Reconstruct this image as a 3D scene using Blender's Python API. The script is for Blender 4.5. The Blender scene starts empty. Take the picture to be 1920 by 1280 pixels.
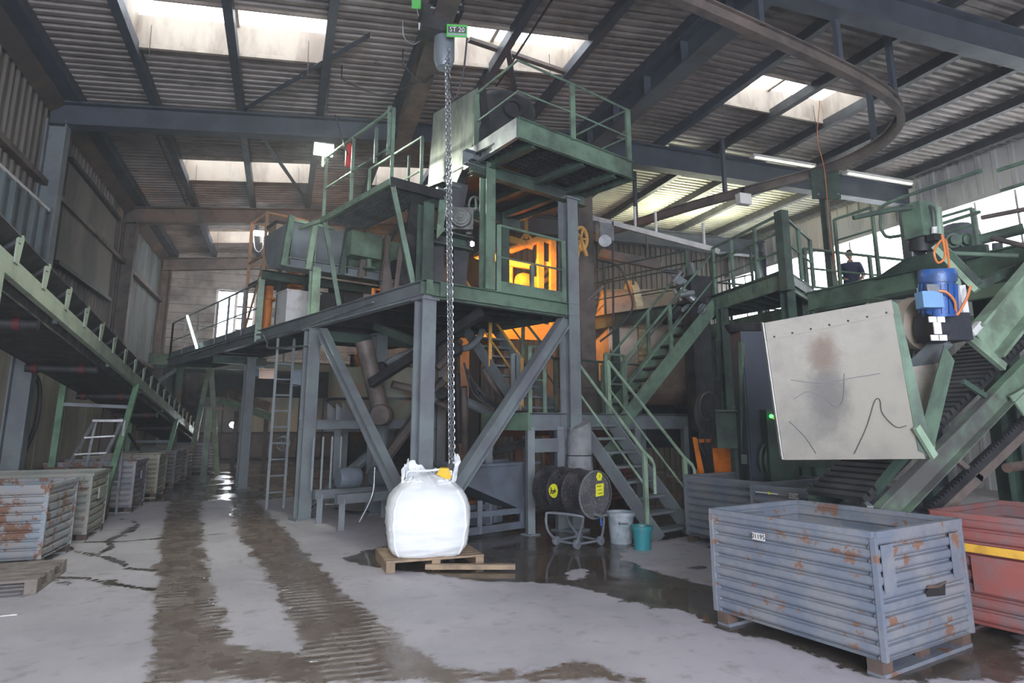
import bpy, math, random
from mathutils import Vector, Matrix, noise
random.seed(7)
V = Vector
scene = bpy.context.scene
COL = scene.collection

# ------------------------------------------------------------------ camera
# the hall runs along +Y, the camera stands at eye height and looks a little to the right of it
FPX, PPX, PPY, HOR, VPX, EYE = 1200.0, 960.0, 560.0, 790.0, 525.0, 1.6
PITCH = math.atan((HOR - PPY) / FPX)
YAW = math.atan2(PPX - VPX, math.hypot(FPX, HOR - PPY))
cam_d = bpy.data.cameras.new('camera')
cam = bpy.data.objects.new('camera', cam_d)
COL.objects.link(cam)
cam.location = (0, 0, EYE)
cam.rotation_euler = (math.pi / 2 + PITCH, 0, -YAW)
cam_d.sensor_width = 36.0
cam_d.lens = 36.0 * FPX / 1920.0
cam_d.shift_y = -(640.0 - PPY) / 1920.0
cam_d.clip_end = 200
scene.camera = cam

# ------------------------------------------------------------------ world, daylight, exposure
world = bpy.data.worlds.new('overcast_sky')
scene.world = world
world.use_nodes = True
bg = world.node_tree.nodes['Background']
bg.inputs[0].default_value = (0.80, 0.88, 1.0, 1)
bg.inputs[1].default_value = 1.6
# thin dusty haze filling the hall
_wn = world.node_tree
haze = _wn.nodes.new('ShaderNodeVolumeScatter')
haze.inputs['Color'].default_value = (.90, .94, 1.0, 1)
haze.inputs['Density'].default_value = .0045
haze.inputs['Anisotropy'].default_value = .25
_wn.links.new(haze.outputs[0], _wn.nodes['World Output'].inputs['Volume'])
vs = scene.view_settings
vs.view_transform = 'Standard'
vs.look = 'None'
vs.exposure = 0.54
vs.gamma = 1.0
vs.use_curve_mapping = False
cy = scene.cycles
cy.max_bounces, cy.diffuse_bounces, cy.glossy_bounces, cy.transmission_bounces, cy.volume_bounces = 5, 3, 3, 2, 0
cy.use_adaptive_sampling = True
cy.adaptive_threshold = .13
cy.adaptive_min_samples = 12

def lamp(name, kind, loc, power, color, size=None, target=None, size_y=None, spot=None, blend=.4):
    d = bpy.data.lights.new(name, kind)
    d.energy = power
    d.color = color
    if kind == 'AREA':
        d.size = size
        if size_y:
            d.shape = 'RECTANGLE'
            d.size_y = size_y
    elif size:
        d.shadow_soft_size = size
    if spot:
        d.spot_size = spot
        d.spot_blend = blend
    o = bpy.data.objects.new(name, d)
    COL.objects.link(o)
    o.location = loc
    if target is not None:
        o.rotation_euler = (V(target) - V(loc)).to_track_quat('-Z', 'Y').to_euler()
    return o

# daylight through the open gate behind the camera
lamp('gate_daylight', 'AREA', (-.2, -5.6, 2.9), 1300, (0.82, 0.87, 1.0), 6.6, (1.5, 8, 2.0), 4.6)

# ------------------------------------------------------------------ survey helpers: photo pixel + a known plane -> point in the hall
_fw = V((math.sin(YAW) * math.cos(PITCH), math.cos(YAW) * math.cos(PITCH), math.sin(PITCH)))
_rt = V((math.cos(YAW), -math.sin(YAW), 0))
_up = _rt.cross(_fw)
_C = V((0, 0, EYE))
TH = math.radians(20.5)
EX, EY, EZ = V((math.cos(TH), math.sin(TH), 0)), V((-math.sin(TH), math.cos(TH), 0)), V((0, 0, 1))
A0 = V((1.72, 8.2, 0))
def ray(u, v): return _fw * FPX + _rt * (u - PPX) + _up * (PPY - v)
def gz(u, v, z=0.0):
    d = ray(u, v); return _C + d * ((z - EYE) / d.z)
def gx(u, v, x):
    d = ray(u, v); return _C + d * (x / d.x)
def gy(u, v, y):
    d = ray(u, v); return _C + d * (y / d.y)
def dep(u, v, D): return _C + ray(u, v) * (D / FPX)
def L(a, b, z): return A0 + EX * a + EY * b + EZ * z        # platform frame: a along its front, b away from the camera
def onq(u, v, q):
    d = ray(u, v); return _C + d * ((q - (_C - A0).dot(EY)) / d.dot(EY))
def onp(u, v, p):
    d = ray(u, v); return _C + d * ((p - (_C - A0).dot(EX)) / d.dot(EX))

# ------------------------------------------------------------------ object helpers
ORG = {}
def tag(o, label=None, cat=None, group=None, kind=None):
    if label: o['label'] = label
    if cat: o['category'] = cat
    if group: o['group'] = group
    if kind: o['kind'] = kind
    return o
def thing(name, label, cat, loc, group=None, kind=None):
    o = bpy.data.objects.new(name, None)
    o.empty_display_size = .1
    COL.objects.link(o)
    o.location = V(loc)
    ORG[o] = V(loc)
    return tag(o, label, cat, group, kind)
def struct(name, loc=(0, 0, 0)):
    return thing(name, None, None, loc, kind='structure')
def link(me, name, parent=None, mat=None, loc=None, rot=None, label=None):
    o = bpy.data.objects.new(name, me)
    COL.objects.link(o)
    if mat and not me.materials: me.materials.append(mat)
    base = V((0, 0, 0))
    if parent is not None:
        o.parent = parent
        base = ORG[parent]
    if loc is not None:
        o.location = V(loc) - base
        ORG[o] = V(loc)
    else:
        ORG[o] = base.copy()
    if rot is not None: o.rotation_euler = rot
    if label: o['label'] = label
    return o
def share(src, parent, loc, rot=None, name=None, scale=None):
    "copy of a piece, sharing its mesh; rot is a matrix, quaternion or euler in world axes"
    o = src.copy()
    if name: o.name = name
    COL.objects.link(o)
    o.parent = parent
    base = ORG[parent] if parent is not None else V((0, 0, 0))
    o.location = V(loc) - base
    ORG[o] = V(loc)
    if rot is not None:
        o.rotation_euler = rot.to_euler() if hasattr(rot, 'to_euler') else rot
    if scale is not None: o.scale = scale
    return o
def axes(x, y=None, z=None):
    "rotation matrix whose columns are the given directions"
    x = V(x).normalized()
    z = V(z).normalized() if z is not None else V((0, 0, 1))
    y = z.cross(x).normalized()
    z = x.cross(y)
    return Matrix((x, y, z)).transposed()

PROF = {}
def prof(kind, w, h, t=None):
    "cross-section in (side, up)"
    a, b = w / 2, h / 2
    t = t or max(.008, min(w, h) * .1)
    if kind == 'box': return [(-a, -b), (a, -b), (a, b), (-a, b)]
    if kind == 'I':
        return [(-a, -b), (a, -b), (a, -b + t), (t / 2, -b + t), (t / 2, b - t), (a, b - t), (a, b), (-a, b), (-a, b - t), (-t / 2, b - t), (-t / 2, -b + t), (-a, -b + t)]
    if kind == 'C':
        return [(-a, -b), (a, -b), (a, -b + t), (-a + t, -b + t), (-a + t, b - t), (a, b - t), (a, b), (-a, b)]
    if kind == 'C2':
        return [(-x, y) for x, y in reversed(prof('C', w, h, t))]
    if kind == 'L':
        return [(-a, -b), (a, -b), (a, -b + t), (-a + t, -b + t), (-a + t, b), (-a, b)]
    if kind == 'T':
        return [(-t / 2, -b), (t / 2, -b), (t / 2, b - t), (a, b - t), (a, b), (-a, b), (-a, b - t), (-t / 2, b - t)]

class MB:
    def __init__(s): s.v = []; s.f = []
    def add(s, vs, fs):
        n = len(s.v); s.v += [tuple(x) for x in vs]; s.f += [tuple(i + n for i in f) for f in fs]; return s
    def ext(s, P, Q, poly, up=None):
        P, Q = V(P), V(Q); d = (Q - P).normalized()
        up = V(up) if up is not None else (V((0, 0, 1)) if abs(d.z) < .95 else V((0, 1, 0)))
        sd = d.cross(up).normalized(); u = sd.cross(d)
        n = len(poly)
        vs = [P + sd * a + u * b for a, b in poly] + [Q + sd * a + u * b for a, b in poly]
        fs = [(i, (i + 1) % n, n + (i + 1) % n, n + i) for i in range(n)] + [tuple(range(n - 1, -1, -1)), tuple(range(n, 2 * n))]
        return s.add(vs, fs)
    def bar(s, P, Q, w, h=None, up=None, kind='box', t=None): return s.ext(P, Q, prof(kind, w, h or w, t), up)
    def box(s, c, size, R=None):
        c = V(c); R = R or Matrix.Identity(3); a, b, e = [x / 2 for x in size]
        vs = [c + R @ V((x * a, y * b, z * e)) for x in (-1, 1) for y in (-1, 1) for z in (-1, 1)]
        return s.add(vs, [(0, 1, 3, 2), (4, 6, 7, 5), (0, 4, 5, 1), (2, 3, 7, 6), (0, 2, 6, 4), (1, 5, 7, 3)])
    def cyl(s, P, Q, r, r2=None, n=16, cap=True):
        P, Q = V(P), V(Q); d = (Q - P).normalized(); r2 = r if r2 is None else r2
        a = d.orthogonal().normalized(); b = d.cross(a)
        vs = [P + (a * math.cos(2 * math.pi * i / n) + b * math.sin(2 * math.pi * i / n)) * r for i in range(n)]
        vs += [Q + (a * math.cos(2 * math.pi * i / n) + b * math.sin(2 * math.pi * i / n)) * r2 for i in range(n)]
        fs = [(i, (i + 1) % n, n + (i + 1) % n, n + i) for i in range(n)]
        if cap: fs += [tuple(range(n - 1, -1, -1)), tuple(range(n, 2 * n))]
        return s.add(vs, fs)
    def tube(s, pts, r, n=8, closed=False):
        pts = [V(p) for p in pts]; m = len(pts); vs = []; prev = None
        for i, p in enumerate(pts):
            if closed: d = (pts[(i + 1) % m] - pts[i - 1])
            else: d = pts[min(i + 1, m - 1)] - pts[max(i - 1, 0)]
            d.normalize()
            if prev is None: a = d.orthogonal().normalized()
            else: a = (prev - d * prev.dot(d)).normalized()
            prev = a; b = d.cross(a)
            vs += [p + (a * math.cos(2 * math.pi * k / n) + b * math.sin(2 * math.pi * k / n)) * r for k in range(n)]
        fs = []
        for i in range(m if closed else m - 1):
            j = (i + 1) % m
            fs += [(i * n + k, i * n + (k + 1) % n, j * n + (k + 1) % n, j * n + k) for k in range(n)]
        if not closed: fs += [tuple(range(n - 1, -1, -1)), tuple(range((m - 1) * n, m * n))]
        return s.add(vs, fs)
    def lathe(s, P, axis, rz, n=20):
        "rz: (radius, distance along the axis)"
        P = V(P); d = V(axis).normalized(); a = d.orthogonal().normalized(); b = d.cross(a); vs = []
        for r, z in rz: vs += [P + d * z + (a * math.cos(2 * math.pi * k / n) + b * math.sin(2 * math.pi * k / n)) * r for k in range(n)]
        fs = []
        for i in range(len(rz) - 1): fs += [(i * n + k, i * n + (k + 1) % n, (i + 1) * n + (k + 1) % n, (i + 1) * n + k) for k in range(n)]
        return s.add(vs, fs)
    def slab(s, pts, off):
        "polygon (3-D points) thickened by the vector off"
        pts = [V(p) for p in pts]; off = V(off); n = len(pts)
        fs = [tuple(range(n - 1, -1, -1)), tuple(range(n, 2 * n))] + [(i, (i + 1) % n, n + (i + 1) % n, n + i) for i in range(n)]
        return s.add(pts + [p + off for p in pts], fs)
    def mesh(s, name, org):
        me = bpy.data.meshes.new(name)
        me.from_pydata([V(v) - org for v in s.v], [], s.f)
        return me
    def make(s, name, mat, parent=None, smooth=False, label=None, loc=None, cat=None, group=None, kind=None):
        org = V(loc) if loc is not None else (ORG[parent] if parent is not None else V((0, 0, 0)))
        me = s.mesh(name, org)
        if smooth:
            me.polygons.foreach_set('use_smooth', [True] * len(me.polygons))
            me.set_sharp_from_angle(angle=math.radians(38))
        o = link(me, name, parent, mat, loc=loc, label=label)
        return tag(o, None, cat, group, kind)

def bar(name, parent, mat, P, Q, w, h=None, kind='box', up=None, t=None, label=None):
    return MB().bar(P, Q, w, h, up, kind, t).make(name, mat, parent, label=label)
def tube(name, parent, mat, pts, r, n=8, closed=False, label=None):
    return MB().tube(pts, r, n, closed).make(name, mat, parent, True, label=label)
def cyl(name, parent, mat, P, Q, r, r2=None, n=18, label=None):
    return MB().cyl(P, Q, r, r2, n).make(name, mat, parent, True, label=label)
def slab(name, parent, mat, pts, off, label=None):
    return MB().slab(pts, off).make(name, mat, parent, label=label)
def box(name, parent, mat, c, size, R=None, label=None):
    return MB().box(c, size, R).make(name, mat, parent, label=label)
def smoothpath(pts, k=6):
    "Catmull-Rom through the points"
    pts = [V(p) for p in pts]; P = [pts[0] * 2 - pts[1]] + pts + [pts[-1] * 2 - pts[-2]]; out = []
    for i in range(1, len(P) - 2):
        a, b, c, d = P[i - 1:i + 3]
        for j in range(k):
            t = j / k
            out.append(.5 * ((2 * b) + (c - a) * t + (2 * a - 5 * b + 4 * c - d) * t * t + (3 * b - a - 3 * c + d) * t ** 3))
    return out + [pts[-1]]
def text(name, parent, mat, body, loc, xdir, updir, h, label=None, depth=.001):
    c = bpy.data.curves.new(name, 'FONT'); c.body = body; c.size = h; c.align_x = 'CENTER'; c.align_y = 'CENTER'; c.extrude = depth; c.resolution_u = 2
    t = bpy.data.objects.new(name, c); COL.objects.link(t)
    dg = bpy.context.evaluated_depsgraph_get()
    me = bpy.data.meshes.new_from_object(t.evaluated_get(dg)); bpy.data.objects.remove(t)
    x = V(xdir).normalized(); u = V(updir); n = x.cross(u).normalized(); u = n.cross(x)
    M3 = Matrix((x, u, n)).transposed(); base = ORG[parent]
    me.transform(Matrix.Translation(V(loc) - base) @ M3.to_4x4())
    me.name = name
    me.materials.clear()
    return link(me, name, parent, mat, label=label)

# ------------------------------------------------------------------ materials
def sN(nt, t, **k):
    n = nt.nodes.new(t)
    for a, b in k.items():
        if a.startswith('i_'): n.inputs[a[2:].replace('_', ' ')].default_value = b
        else: setattr(n, a, b)
    return n
def mixc(nt, fac, a, b):
    n = nt.nodes.new('ShaderNodeMix'); n.data_type = 'RGBA'
    for i, x in ((0, fac), (6, a), (7, b)):
        if hasattr(x, 'links'): nt.links.new(x, n.inputs[i])
        else: n.inputs[i].default_value = x if i == 0 else (*x[:3], 1)
    return n.outputs[2]
def ramp(nt, src, a, b):
    n = nt.nodes.new('ShaderNodeMapRange'); n.interpolation_type = 'SMOOTHSTEP'
    nt.links.new(src, n.inputs[0]); n.inputs[1].default_value = a; n.inputs[2].default_value = b
    return n.outputs[0]
def noise_tex(nt, scale, detail=4, rough=.6, vec=None, sc=None):
    n = nt.nodes.new('ShaderNodeTexNoise'); n.inputs['Scale'].default_value = scale; n.inputs['Detail'].default_value = detail; n.inputs['Roughness'].default_value = rough
    g = nt.nodes.new('ShaderNodeNewGeometry'); src = g.outputs['Position']
    if sc:
        m = nt.nodes.new('ShaderNodeMapping'); m.inputs['Scale'].default_value = sc; nt.links.new(src, m.inputs[0]); src = m.outputs[0]
    nt.links.new(src, n.inputs[0])
    return n.outputs[0]
MATS = {}
def mat(name, col, rough=.6, metal=0., dirt=None, da=.5, ds=3., rust=None, ra=.0, rs=6., bump=.15, bs=60., streak=False, spec=.5):
    m = bpy.data.materials.new(name); m.use_nodes = True; nt = m.node_tree; b = nt.nodes['Principled BSDF']
    c = None
    if dirt:
        n = noise_tex(nt, ds, 4, .65, sc=(1, 1, .25) if streak else None)
        c = mixc(nt, ramp(nt, n, .62 - da * .45, .72 - da * .1), col, dirt)
    if rust:
        n2 = noise_tex(nt, rs, 5, .7)
        c = mixc(nt, ramp(nt, n2, .70 - ra * .3, .76 - ra * .3), c if c is not None else col, rust)
    if c is None: b.inputs['Base Color'].default_value = (*col, 1)
    else: nt.links.new(c, b.inputs['Base Color'])
    b.inputs['Metallic'].default_value = metal
    b.inputs['Specular IOR Level'].default_value = spec
    nr = noise_tex(nt, ds * 2.3, 1)
    mr = nt.nodes.new('ShaderNodeMapRange'); nt.links.new(nr, mr.inputs[0]); mr.inputs[3].default_value = max(0.02, rough - .14); mr.inputs[4].default_value = min(1, rough + .14)
    nt.links.new(mr.outputs[0], b.inputs['Roughness'])
    if bump:
        bp = nt.nodes.new('ShaderNodeBump'); bp.inputs['Strength'].default_value = bump; bp.inputs['Distance'].default_value = .01
        nt.links.new(noise_tex(nt, bs, 1), bp.inputs['Height']); nt.links.new(bp.outputs[0], b.inputs['Normal'])
    MATS[name] = m
    return m
def emit(name, col, strength):
    m = bpy.data.materials.new(name); m.use_nodes = True; nt = m.node_tree; b = nt.nodes['Principled BSDF']
    b.inputs['Base Color'].default_value = (.8, .8, .8, 1); b.inputs['Emission Color'].default_value = (*col, 1); b.inputs['Emission Strength'].default_value = strength
    return m
RUST = (.17, .075, .04); SOOT = (.022, .022, .024); DUST = (.30, .28, .26)
green = mat('green_paint', (.15, .235, .165), .55, 0, (.08, .11, .085), .55, 2.2, RUST, .16, 7)
green_dk = mat('dark_green_paint', (.07, .115, .085), .5, 0, (.045, .055, .048), .6, 2.5, RUST, .12, 7)
green_lt = mat('mint_green_paint', (.30, .42, .30), .5, 0, (.17, .22, .16), .5, 2.5, RUST, .08, 7)
steel = mat('grey_green_column_paint', (.205, .24, .245), .55, 0, (.165, .17, .19), .55, 2.0, RUST, .06, 7)
bluegrey = mat('dark_blue_grey_steel', (.070, .082, .105), .55, 0, (.050, .056, .070), .5, 1.6, RUST, .05, 6)
browngrey = mat('brown_grey_steel', (.17, .135, .115), .6, 0, (.09, .075, .07), .5, 2.0)
sooty = mat('sooty_steel', (.050, .050, .052), .55, .2, SOOT, .6, 3.0, RUST, .12, 6)
blackmud = mat('caked_black_dust', (.035, .034, .036), .8, 0, (.08, .075, .07), .4, 5, bump=.5, bs=30)
galv = mat('galvanised_steel', (.42, .44, .45), .42, .75, (.28, .29, .30), .5, 4)
plate = mat('bare_steel_plate', (.50, .49, .455), .42, .35, (.33, .32, .30), .45, 1.6, (.14, .12, .11), .10, 3.2)
rubber = mat('black_rubber', (.025, .025, .027), .55, 0, (.055, .052, .05), .45, 4)
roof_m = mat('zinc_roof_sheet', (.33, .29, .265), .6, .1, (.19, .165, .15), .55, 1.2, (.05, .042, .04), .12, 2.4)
roof_lit = mat('lit_roof_sheet', (.55, .54, .44), .6, .1, (.42, .40, .34), .5, 1.2)  # yellowish light on the rear roof bay, put into the sheet colour
clad = mat('brown_cladding', (.20, .175, .15), .65, .1, (.11, .10, .09), .55, 1.2, streak=True)
clad_b = mat('blue_grey_cladding', (.15, .19, .20), .6, .1, (.09, .10, .10), .5, 1.4, streak=True)
clad_lt = mat('pale_cladding', (.62, .62, .60), .6, 0, (.42, .41, .40), .4, 1.4, streak=True)
beige = mat('beige_wall_panel', (.56, .51, .39), .75, 0, (.36, .33, .26), .5, 1.3, streak=True)
conc = mat('sooted_concrete_plank', (.36, .345, .32), .85, 0, (.19, .18, .17), .6, 1.5, bump=.4, bs=25)
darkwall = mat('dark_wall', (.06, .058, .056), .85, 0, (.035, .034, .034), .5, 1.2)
cream = mat('cream_skylight_upstand', (.40, .34, .28), .6, 0, (.26, .21, .17), .45, 2.5, streak=True)
yellow = mat('yellow_sticker', (.80, .78, .03), .5, bump=0)
yel_p = mat('yellow_paint', (.75, .42, .05), .6, 0, (.45, .24, .04), .4, 3)
orange = mat('orange_paint_and_glow', (.72, .22, .03), .55, 0, (.42, .12, .02), .45, 3)
ochre = mat('ochre_paint_and_glow', (.72, .40, .10), .6, 0, (.45, .24, .07), .4, 3)
redp = mat('red_paint', (.55, .035, .03), .45, bump=0)
white = mat('white_paint', (.75, .74, .72), .5, 0, (.55, .53, .5), .35, 3)
ink = mat('black_print', (.02, .02, .02), .7, bump=0)
wood = mat('pallet_wood', (.42, .30, .19), .8, 0, (.27, .20, .14), .55, 5, (.14, .10, .08), .1, 9, bump=.4, bs=40)
wood_g = mat('weathered_pallet_wood', (.27, .23, .20), .85, 0, (.16, .135, .12), .55, 5, (.10, .07, .055), .12, 9, bump=.4, bs=40)
pane_m = emit('skylight_glazing', (.86, .93, 1.0), 3.6)
window_m = emit('bright_window_glazing', (.90, .96, 1.0), 4.2)
# ================================================================== THE HALL
FRAMES = (0.5, 6.25, 12.13, 17.9, 23.4)
RIDGE, XL, XR = 6.0, -4.0, 16.0
def sheet_z(x): return 7.12 + .1 * (x + 4) if x < RIDGE else 8.12
PURL = (-3.70, -2.45, -1.05, .35, 1.75, 3.15, 4.55, 5.95, 8.0, 9.45, 10.9, 12.35, 13.8, 15.25)
SKY = [(-2.45, .35, 9.05, 10.3), (-2.45, .35, 14.85, 16.1), (-2.45, .35, 20.6, 21.85), (1.75, 4.55, 8.8, 9.95), (8.0, 10.9, 8.92, 10.1),
       (-2.45, .35, 3.2, 4.4), (1.75, 4.55, 3.1, 4.3), (8.0, 10.9, 3.1, 4.3), (1.75, 4.55, 14.85, 16.1), (-2.45, .35, -2.6, -1.4), (1.75, 4.55, -2.6, -1.4)]

# ---- floor: concrete with dried mud tracks and wet areas
def poly_px(pts): return [(p.x, p.y) for p in (gz(u, v) for u, v in pts)]
def sdf(poly, x, y):
    ins = False; best = 1e9; n = len(poly)
    for i in range(n):
        ax, ay = poly[i]; bx, by = poly[(i + 1) % n]
        if (ay > y) != (by > y) and x < (bx - ax) * (y - ay) / (by - ay) + ax: ins = not ins
        dx, dy = bx - ax, by - ay; l = dx * dx + dy * dy or 1e-9
        t = max(0, min(1, ((x - ax) * dx + (y - ay) * dy) / l))
        d = (ax + dx * t - x) ** 2 + (ay + dy * t - y) ** 2
        if d < best: best = d
    d = math.sqrt(best)
    return d if ins else -d
MUD = [poly_px([(278, 1279), (286, 1200), (289, 1100), (300, 1000), (318, 935), (350, 925), (378, 935), (378, 970), (384, 1040), (405, 1110), (440, 1200), (470, 1279)]),
       poly_px([(430, 938), (432, 970), (455, 1020), (500, 1080), (540, 1150), (560, 1220), (640, 1279), (905, 1279), (800, 1230), (720, 1170), (650, 1110), (590, 1050), (520, 980), (478, 938)]),
       poly_px([(300, 1279), (400, 1190), (470, 1215), (560, 1225), (760, 1235), (900, 1262), (1010, 1255), (1100, 1236), (1160, 1262), (1290, 1279)]),
       poly_px([(318, 938), (478, 938), (560, 930), (560, 890), (300, 884)])]
WET = [poly_px([(555, 945), (640, 925), (720, 960), (730, 1020), (640, 1045), (652, 1055), (700, 1062), (880, 1088), (960, 1092), (1060, 1096), (1140, 1112), (1180, 1140), (1270, 1142), (1335, 1172), (1500, 1218), (1660, 1279), (1919, 1279), (1919, 1120), (1600, 1080), (1340, 1100), (1240, 1075), (1160, 1045), (1190, 1018), (1330, 1000), (1400, 960), (1400, 880), (300, 880), (330, 925), (560, 930)]),
       poly_px([(1295, 1040), (1340, 1020), (1345, 1060), (1300, 1068)]),
       poly_px([(225, 1000), (245, 988), (258, 985), (255, 996), (235, 1004)]), poly_px([(160, 1036), (180, 1036), (178, 1044), (164, 1042)]), poly_px([(185, 1086), (208, 1088), (206, 1098), (192, 1096)]),
       poly_px([(96, 1088), (130, 1090), (150, 1106), (128, 1104), (105, 1094)])]
DRY = [poly_px([(1060, 1078), (1085, 1066), (1102, 1070), (1098, 1084), (1070, 1086)]),
       poly_px([(1190, 1050), (1240, 1020), (1330, 1010), (1335, 1060), (1290, 1060), (1240, 1062)]),
       poly_px([(1165, 1130), (1200, 1128), (1208, 1142), (1170, 1146)]),
       poly_px([(480, 942), (575, 945), (580, 975), (520, 985)])]
CRACK = [poly_px(c) for c in ([(118, 1018), (135, 1032), (165, 1038), (195, 1044), (228, 1054), (240, 1066), (290, 1069)], [(185, 1038), (210, 1026), (205, 1012), (232, 1000), (257, 985), (250, 975), (225, 972)], [(100, 1082), (160, 1084), (200, 1092), (245, 1100), (288, 1105)], [(160, 1016), (230, 1015), (290, 1010), (420, 1000)])]
def axis_steps(a, m0, m1, b, fine, coarse):
    out = []; x = a
    while x < b:
        out.append(x); x += fine if m0 <= x < m1 else coarse
    return out + [b]
def make_floor():
    xs = axis_steps(-4.2, -3.5, 7.5, 16.2, .07, .3); ys = axis_steps(-6, 3.8, 12.5, 32, .07, .22)
    def bb(P, m=.6): return min(p[0] for p in P) - m, max(p[0] for p in P) + m, min(p[1] for p in P) - m, max(p[1] for p in P) + m
    def field(polys):
        bbs = [bb(P) for P in polys]; out = []
        for y in ys:
            for x in xs:
                d = -.6
                for P, (a, b, c, e) in zip(polys, bbs):
                    if a < x < b and c < y < e:
                        s = sdf(P, x, y)
                        if s > d: d = s
                out.append(min(.6, d))
        return out
    nx = len(xs); me = bpy.data.meshes.new('floor')
    me.from_pydata([(x, y, 0) for y in ys for x in xs], [], [(j * nx + i, j * nx + i + 1, (j + 1) * nx + i + 1, (j + 1) * nx + i) for j in range(len(ys) - 1) for i in range(nx - 1)])
    mud = field(MUD); wet = field(WET); dry = field(DRY)
    wet = [min(w, -d) if d > -.5 else w for w, d in zip(wet, dry)]
    ck = []
    cb = [(min(p[0] for p in c) - .3, max(p[0] for p in c) + .3, min(p[1] for p in c) - .3, max(p[1] for p in c) + .3) for c in CRACK]
    for y in ys:
        for x in xs:
            best = .3
            for c, (a, b, e, f) in zip(CRACK, cb):
                if a < x < b and e < y < f:
                    for (ax, ay), (bx, by) in zip(c[:-1], c[1:]):
                        dx, dy = bx - ax, by - ay; t = max(0, min(1, ((x - ax) * dx + (y - ay) * dy) / (dx * dx + dy * dy)))
                        best = min(best, math.hypot(ax + dx * t - x, ay + dy * t - y))
            ck.append(best)
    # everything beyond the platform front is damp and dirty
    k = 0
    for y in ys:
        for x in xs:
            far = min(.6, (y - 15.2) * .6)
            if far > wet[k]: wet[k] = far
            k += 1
    for nm, dat in (('mud', mud), ('wet', wet), ('crack', ck)):
        a = me.attributes.new(nm, 'FLOAT', 'POINT'); a.data.foreach_set('value', dat)
    return me
floor_mat = bpy.data.materials.new('dusty_concrete_floor'); floor_mat.use_nodes = True
def _floor_nodes():
    nt = floor_mat.node_tree; b = nt.nodes['Principled BSDF']
    def attr(n):
        a = nt.nodes.new('ShaderNodeAttribute'); a.attribute_name = n; return a.outputs['Fac']
    def math_(op, a, c):
        n = nt.nodes.new('ShaderNodeMath'); n.operation = op
        for i, x in enumerate((a, c)):
            if hasattr(x, 'links'): nt.links.new(x, n.inputs[i])
            else: n.inputs[i].default_value = x
        return n.outputs[0]
    big = noise_tex(nt, .9, 5, .6); mid = noise_tex(nt, 5, 6, .65); fine = noise_tex(nt, 34, 4, .6); edge = noise_tex(nt, 7, 6, .7)
    jitter = math_('ADD', math_('MULTIPLY', math_('SUBTRACT', edge, .5), .34), math_('MULTIPLY', math_('SUBTRACT', noise_tex(nt, 2.1, 3, .6), .5), .30))
    mud = ramp(nt, math_('ADD', attr('mud'), jitter), -.03, .04)
    wet = ramp(nt, math_('ADD', attr('wet'), jitter), -.025, .03)
    crack = ramp(nt, math_('ADD', attr('crack'), math_('MULTIPLY', jitter, -.35)), .055, .03)
    wet = math_('MAXIMUM', wet, crack)
    # tyre tread: wavy ribs across the track, mostly close to the camera
    g = nt.nodes.new('ShaderNodeNewGeometry'); w = nt.nodes.new('ShaderNodeTexWave'); w.bands_direction = 'Y'; w.inputs['Scale'].default_value = 2.9; w.inputs['Distortion'].default_value = 2.6; w.inputs['Detail'].default_value = 2; w.inputs['Detail Scale'].default_value = 1.2
    nt.links.new(g.outputs['Position'], w.inputs[0])
    patch = ramp(nt, noise_tex(nt, 1.7, 3, .5, sc=(1.6, .5, 1)), .44, .60)
    sep = nt.nodes.new('ShaderNodeSeparateXYZ'); nt.links.new(g.outputs['Position'], sep.inputs[0])
    near = ramp(nt, sep.outputs[1], 9.0, 6.0)
    tread = math_('MULTIPLY', math_('MULTIPLY', ramp(nt, w.outputs['Fac'], .50, .78), patch), near)
    dry = mixc(nt, ramp(nt, big, .35, .68), (.50, .465, .495), (.395, .375, .405))
    dry = mixc(nt, ramp(nt, mid, .52, .72), dry, (.33, .31, .33))
    dry = mixc(nt, ramp(nt, fine, .66, .74), dry, (.24, .225, .22))
    mudc = mixc(nt, ramp(nt, mid, .38, .66), (.145, .108, .085), (.205, .160, .132))
    mudc = mixc(nt, math_('MULTIPLY', tread, .75), mudc, (.40, .37, .36))
    wetc = mixc(nt, ramp(nt, mid, .4, .65), (.070, .056, .044), (.120, .098, .078))
    col = mixc(nt, mud, dry, mudc)
    col = mixc(nt, wet, col, wetc)
    nt.links.new(col, b.inputs['Base Color'])
    puddle = ramp(nt, noise_tex(nt, 1.1, 4, .55), .40, .58)
    r = mixc(nt, mud, (.62,) * 3, mixc(nt, ramp(nt, noise_tex(nt, 3.2, 4, .6), .42, .60), (.36,) * 3, (.13,) * 3))
    wr = mixc(nt, puddle, (.30,) * 3, (.06,) * 3)
    r = mixc(nt, wet, r, wr)
    nt.links.new(r, b.inputs['Roughness'])
    bp = nt.nodes.new('ShaderNodeBump'); bp.inputs['Strength'].default_value = .55; bp.inputs['Distance'].default_value = .012
    rough_h = math_('ADD', math_('MULTIPLY', fine, .35), math_('MULTIPLY', math_('MULTIPLY', tread, mud), .8))
    inv = math_('SUBTRACT', 1.0, math_('MULTIPLY', wet, .93))
    nt.links.new(math_('MULTIPLY', rough_h, inv), bp.inputs['Height']); nt.links.new(bp.outputs[0], b.inputs['Normal'])
_floor_nodes()
floor = tag(link(make_floor(), 'floor', None, floor_mat), kind='structure')

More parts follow.
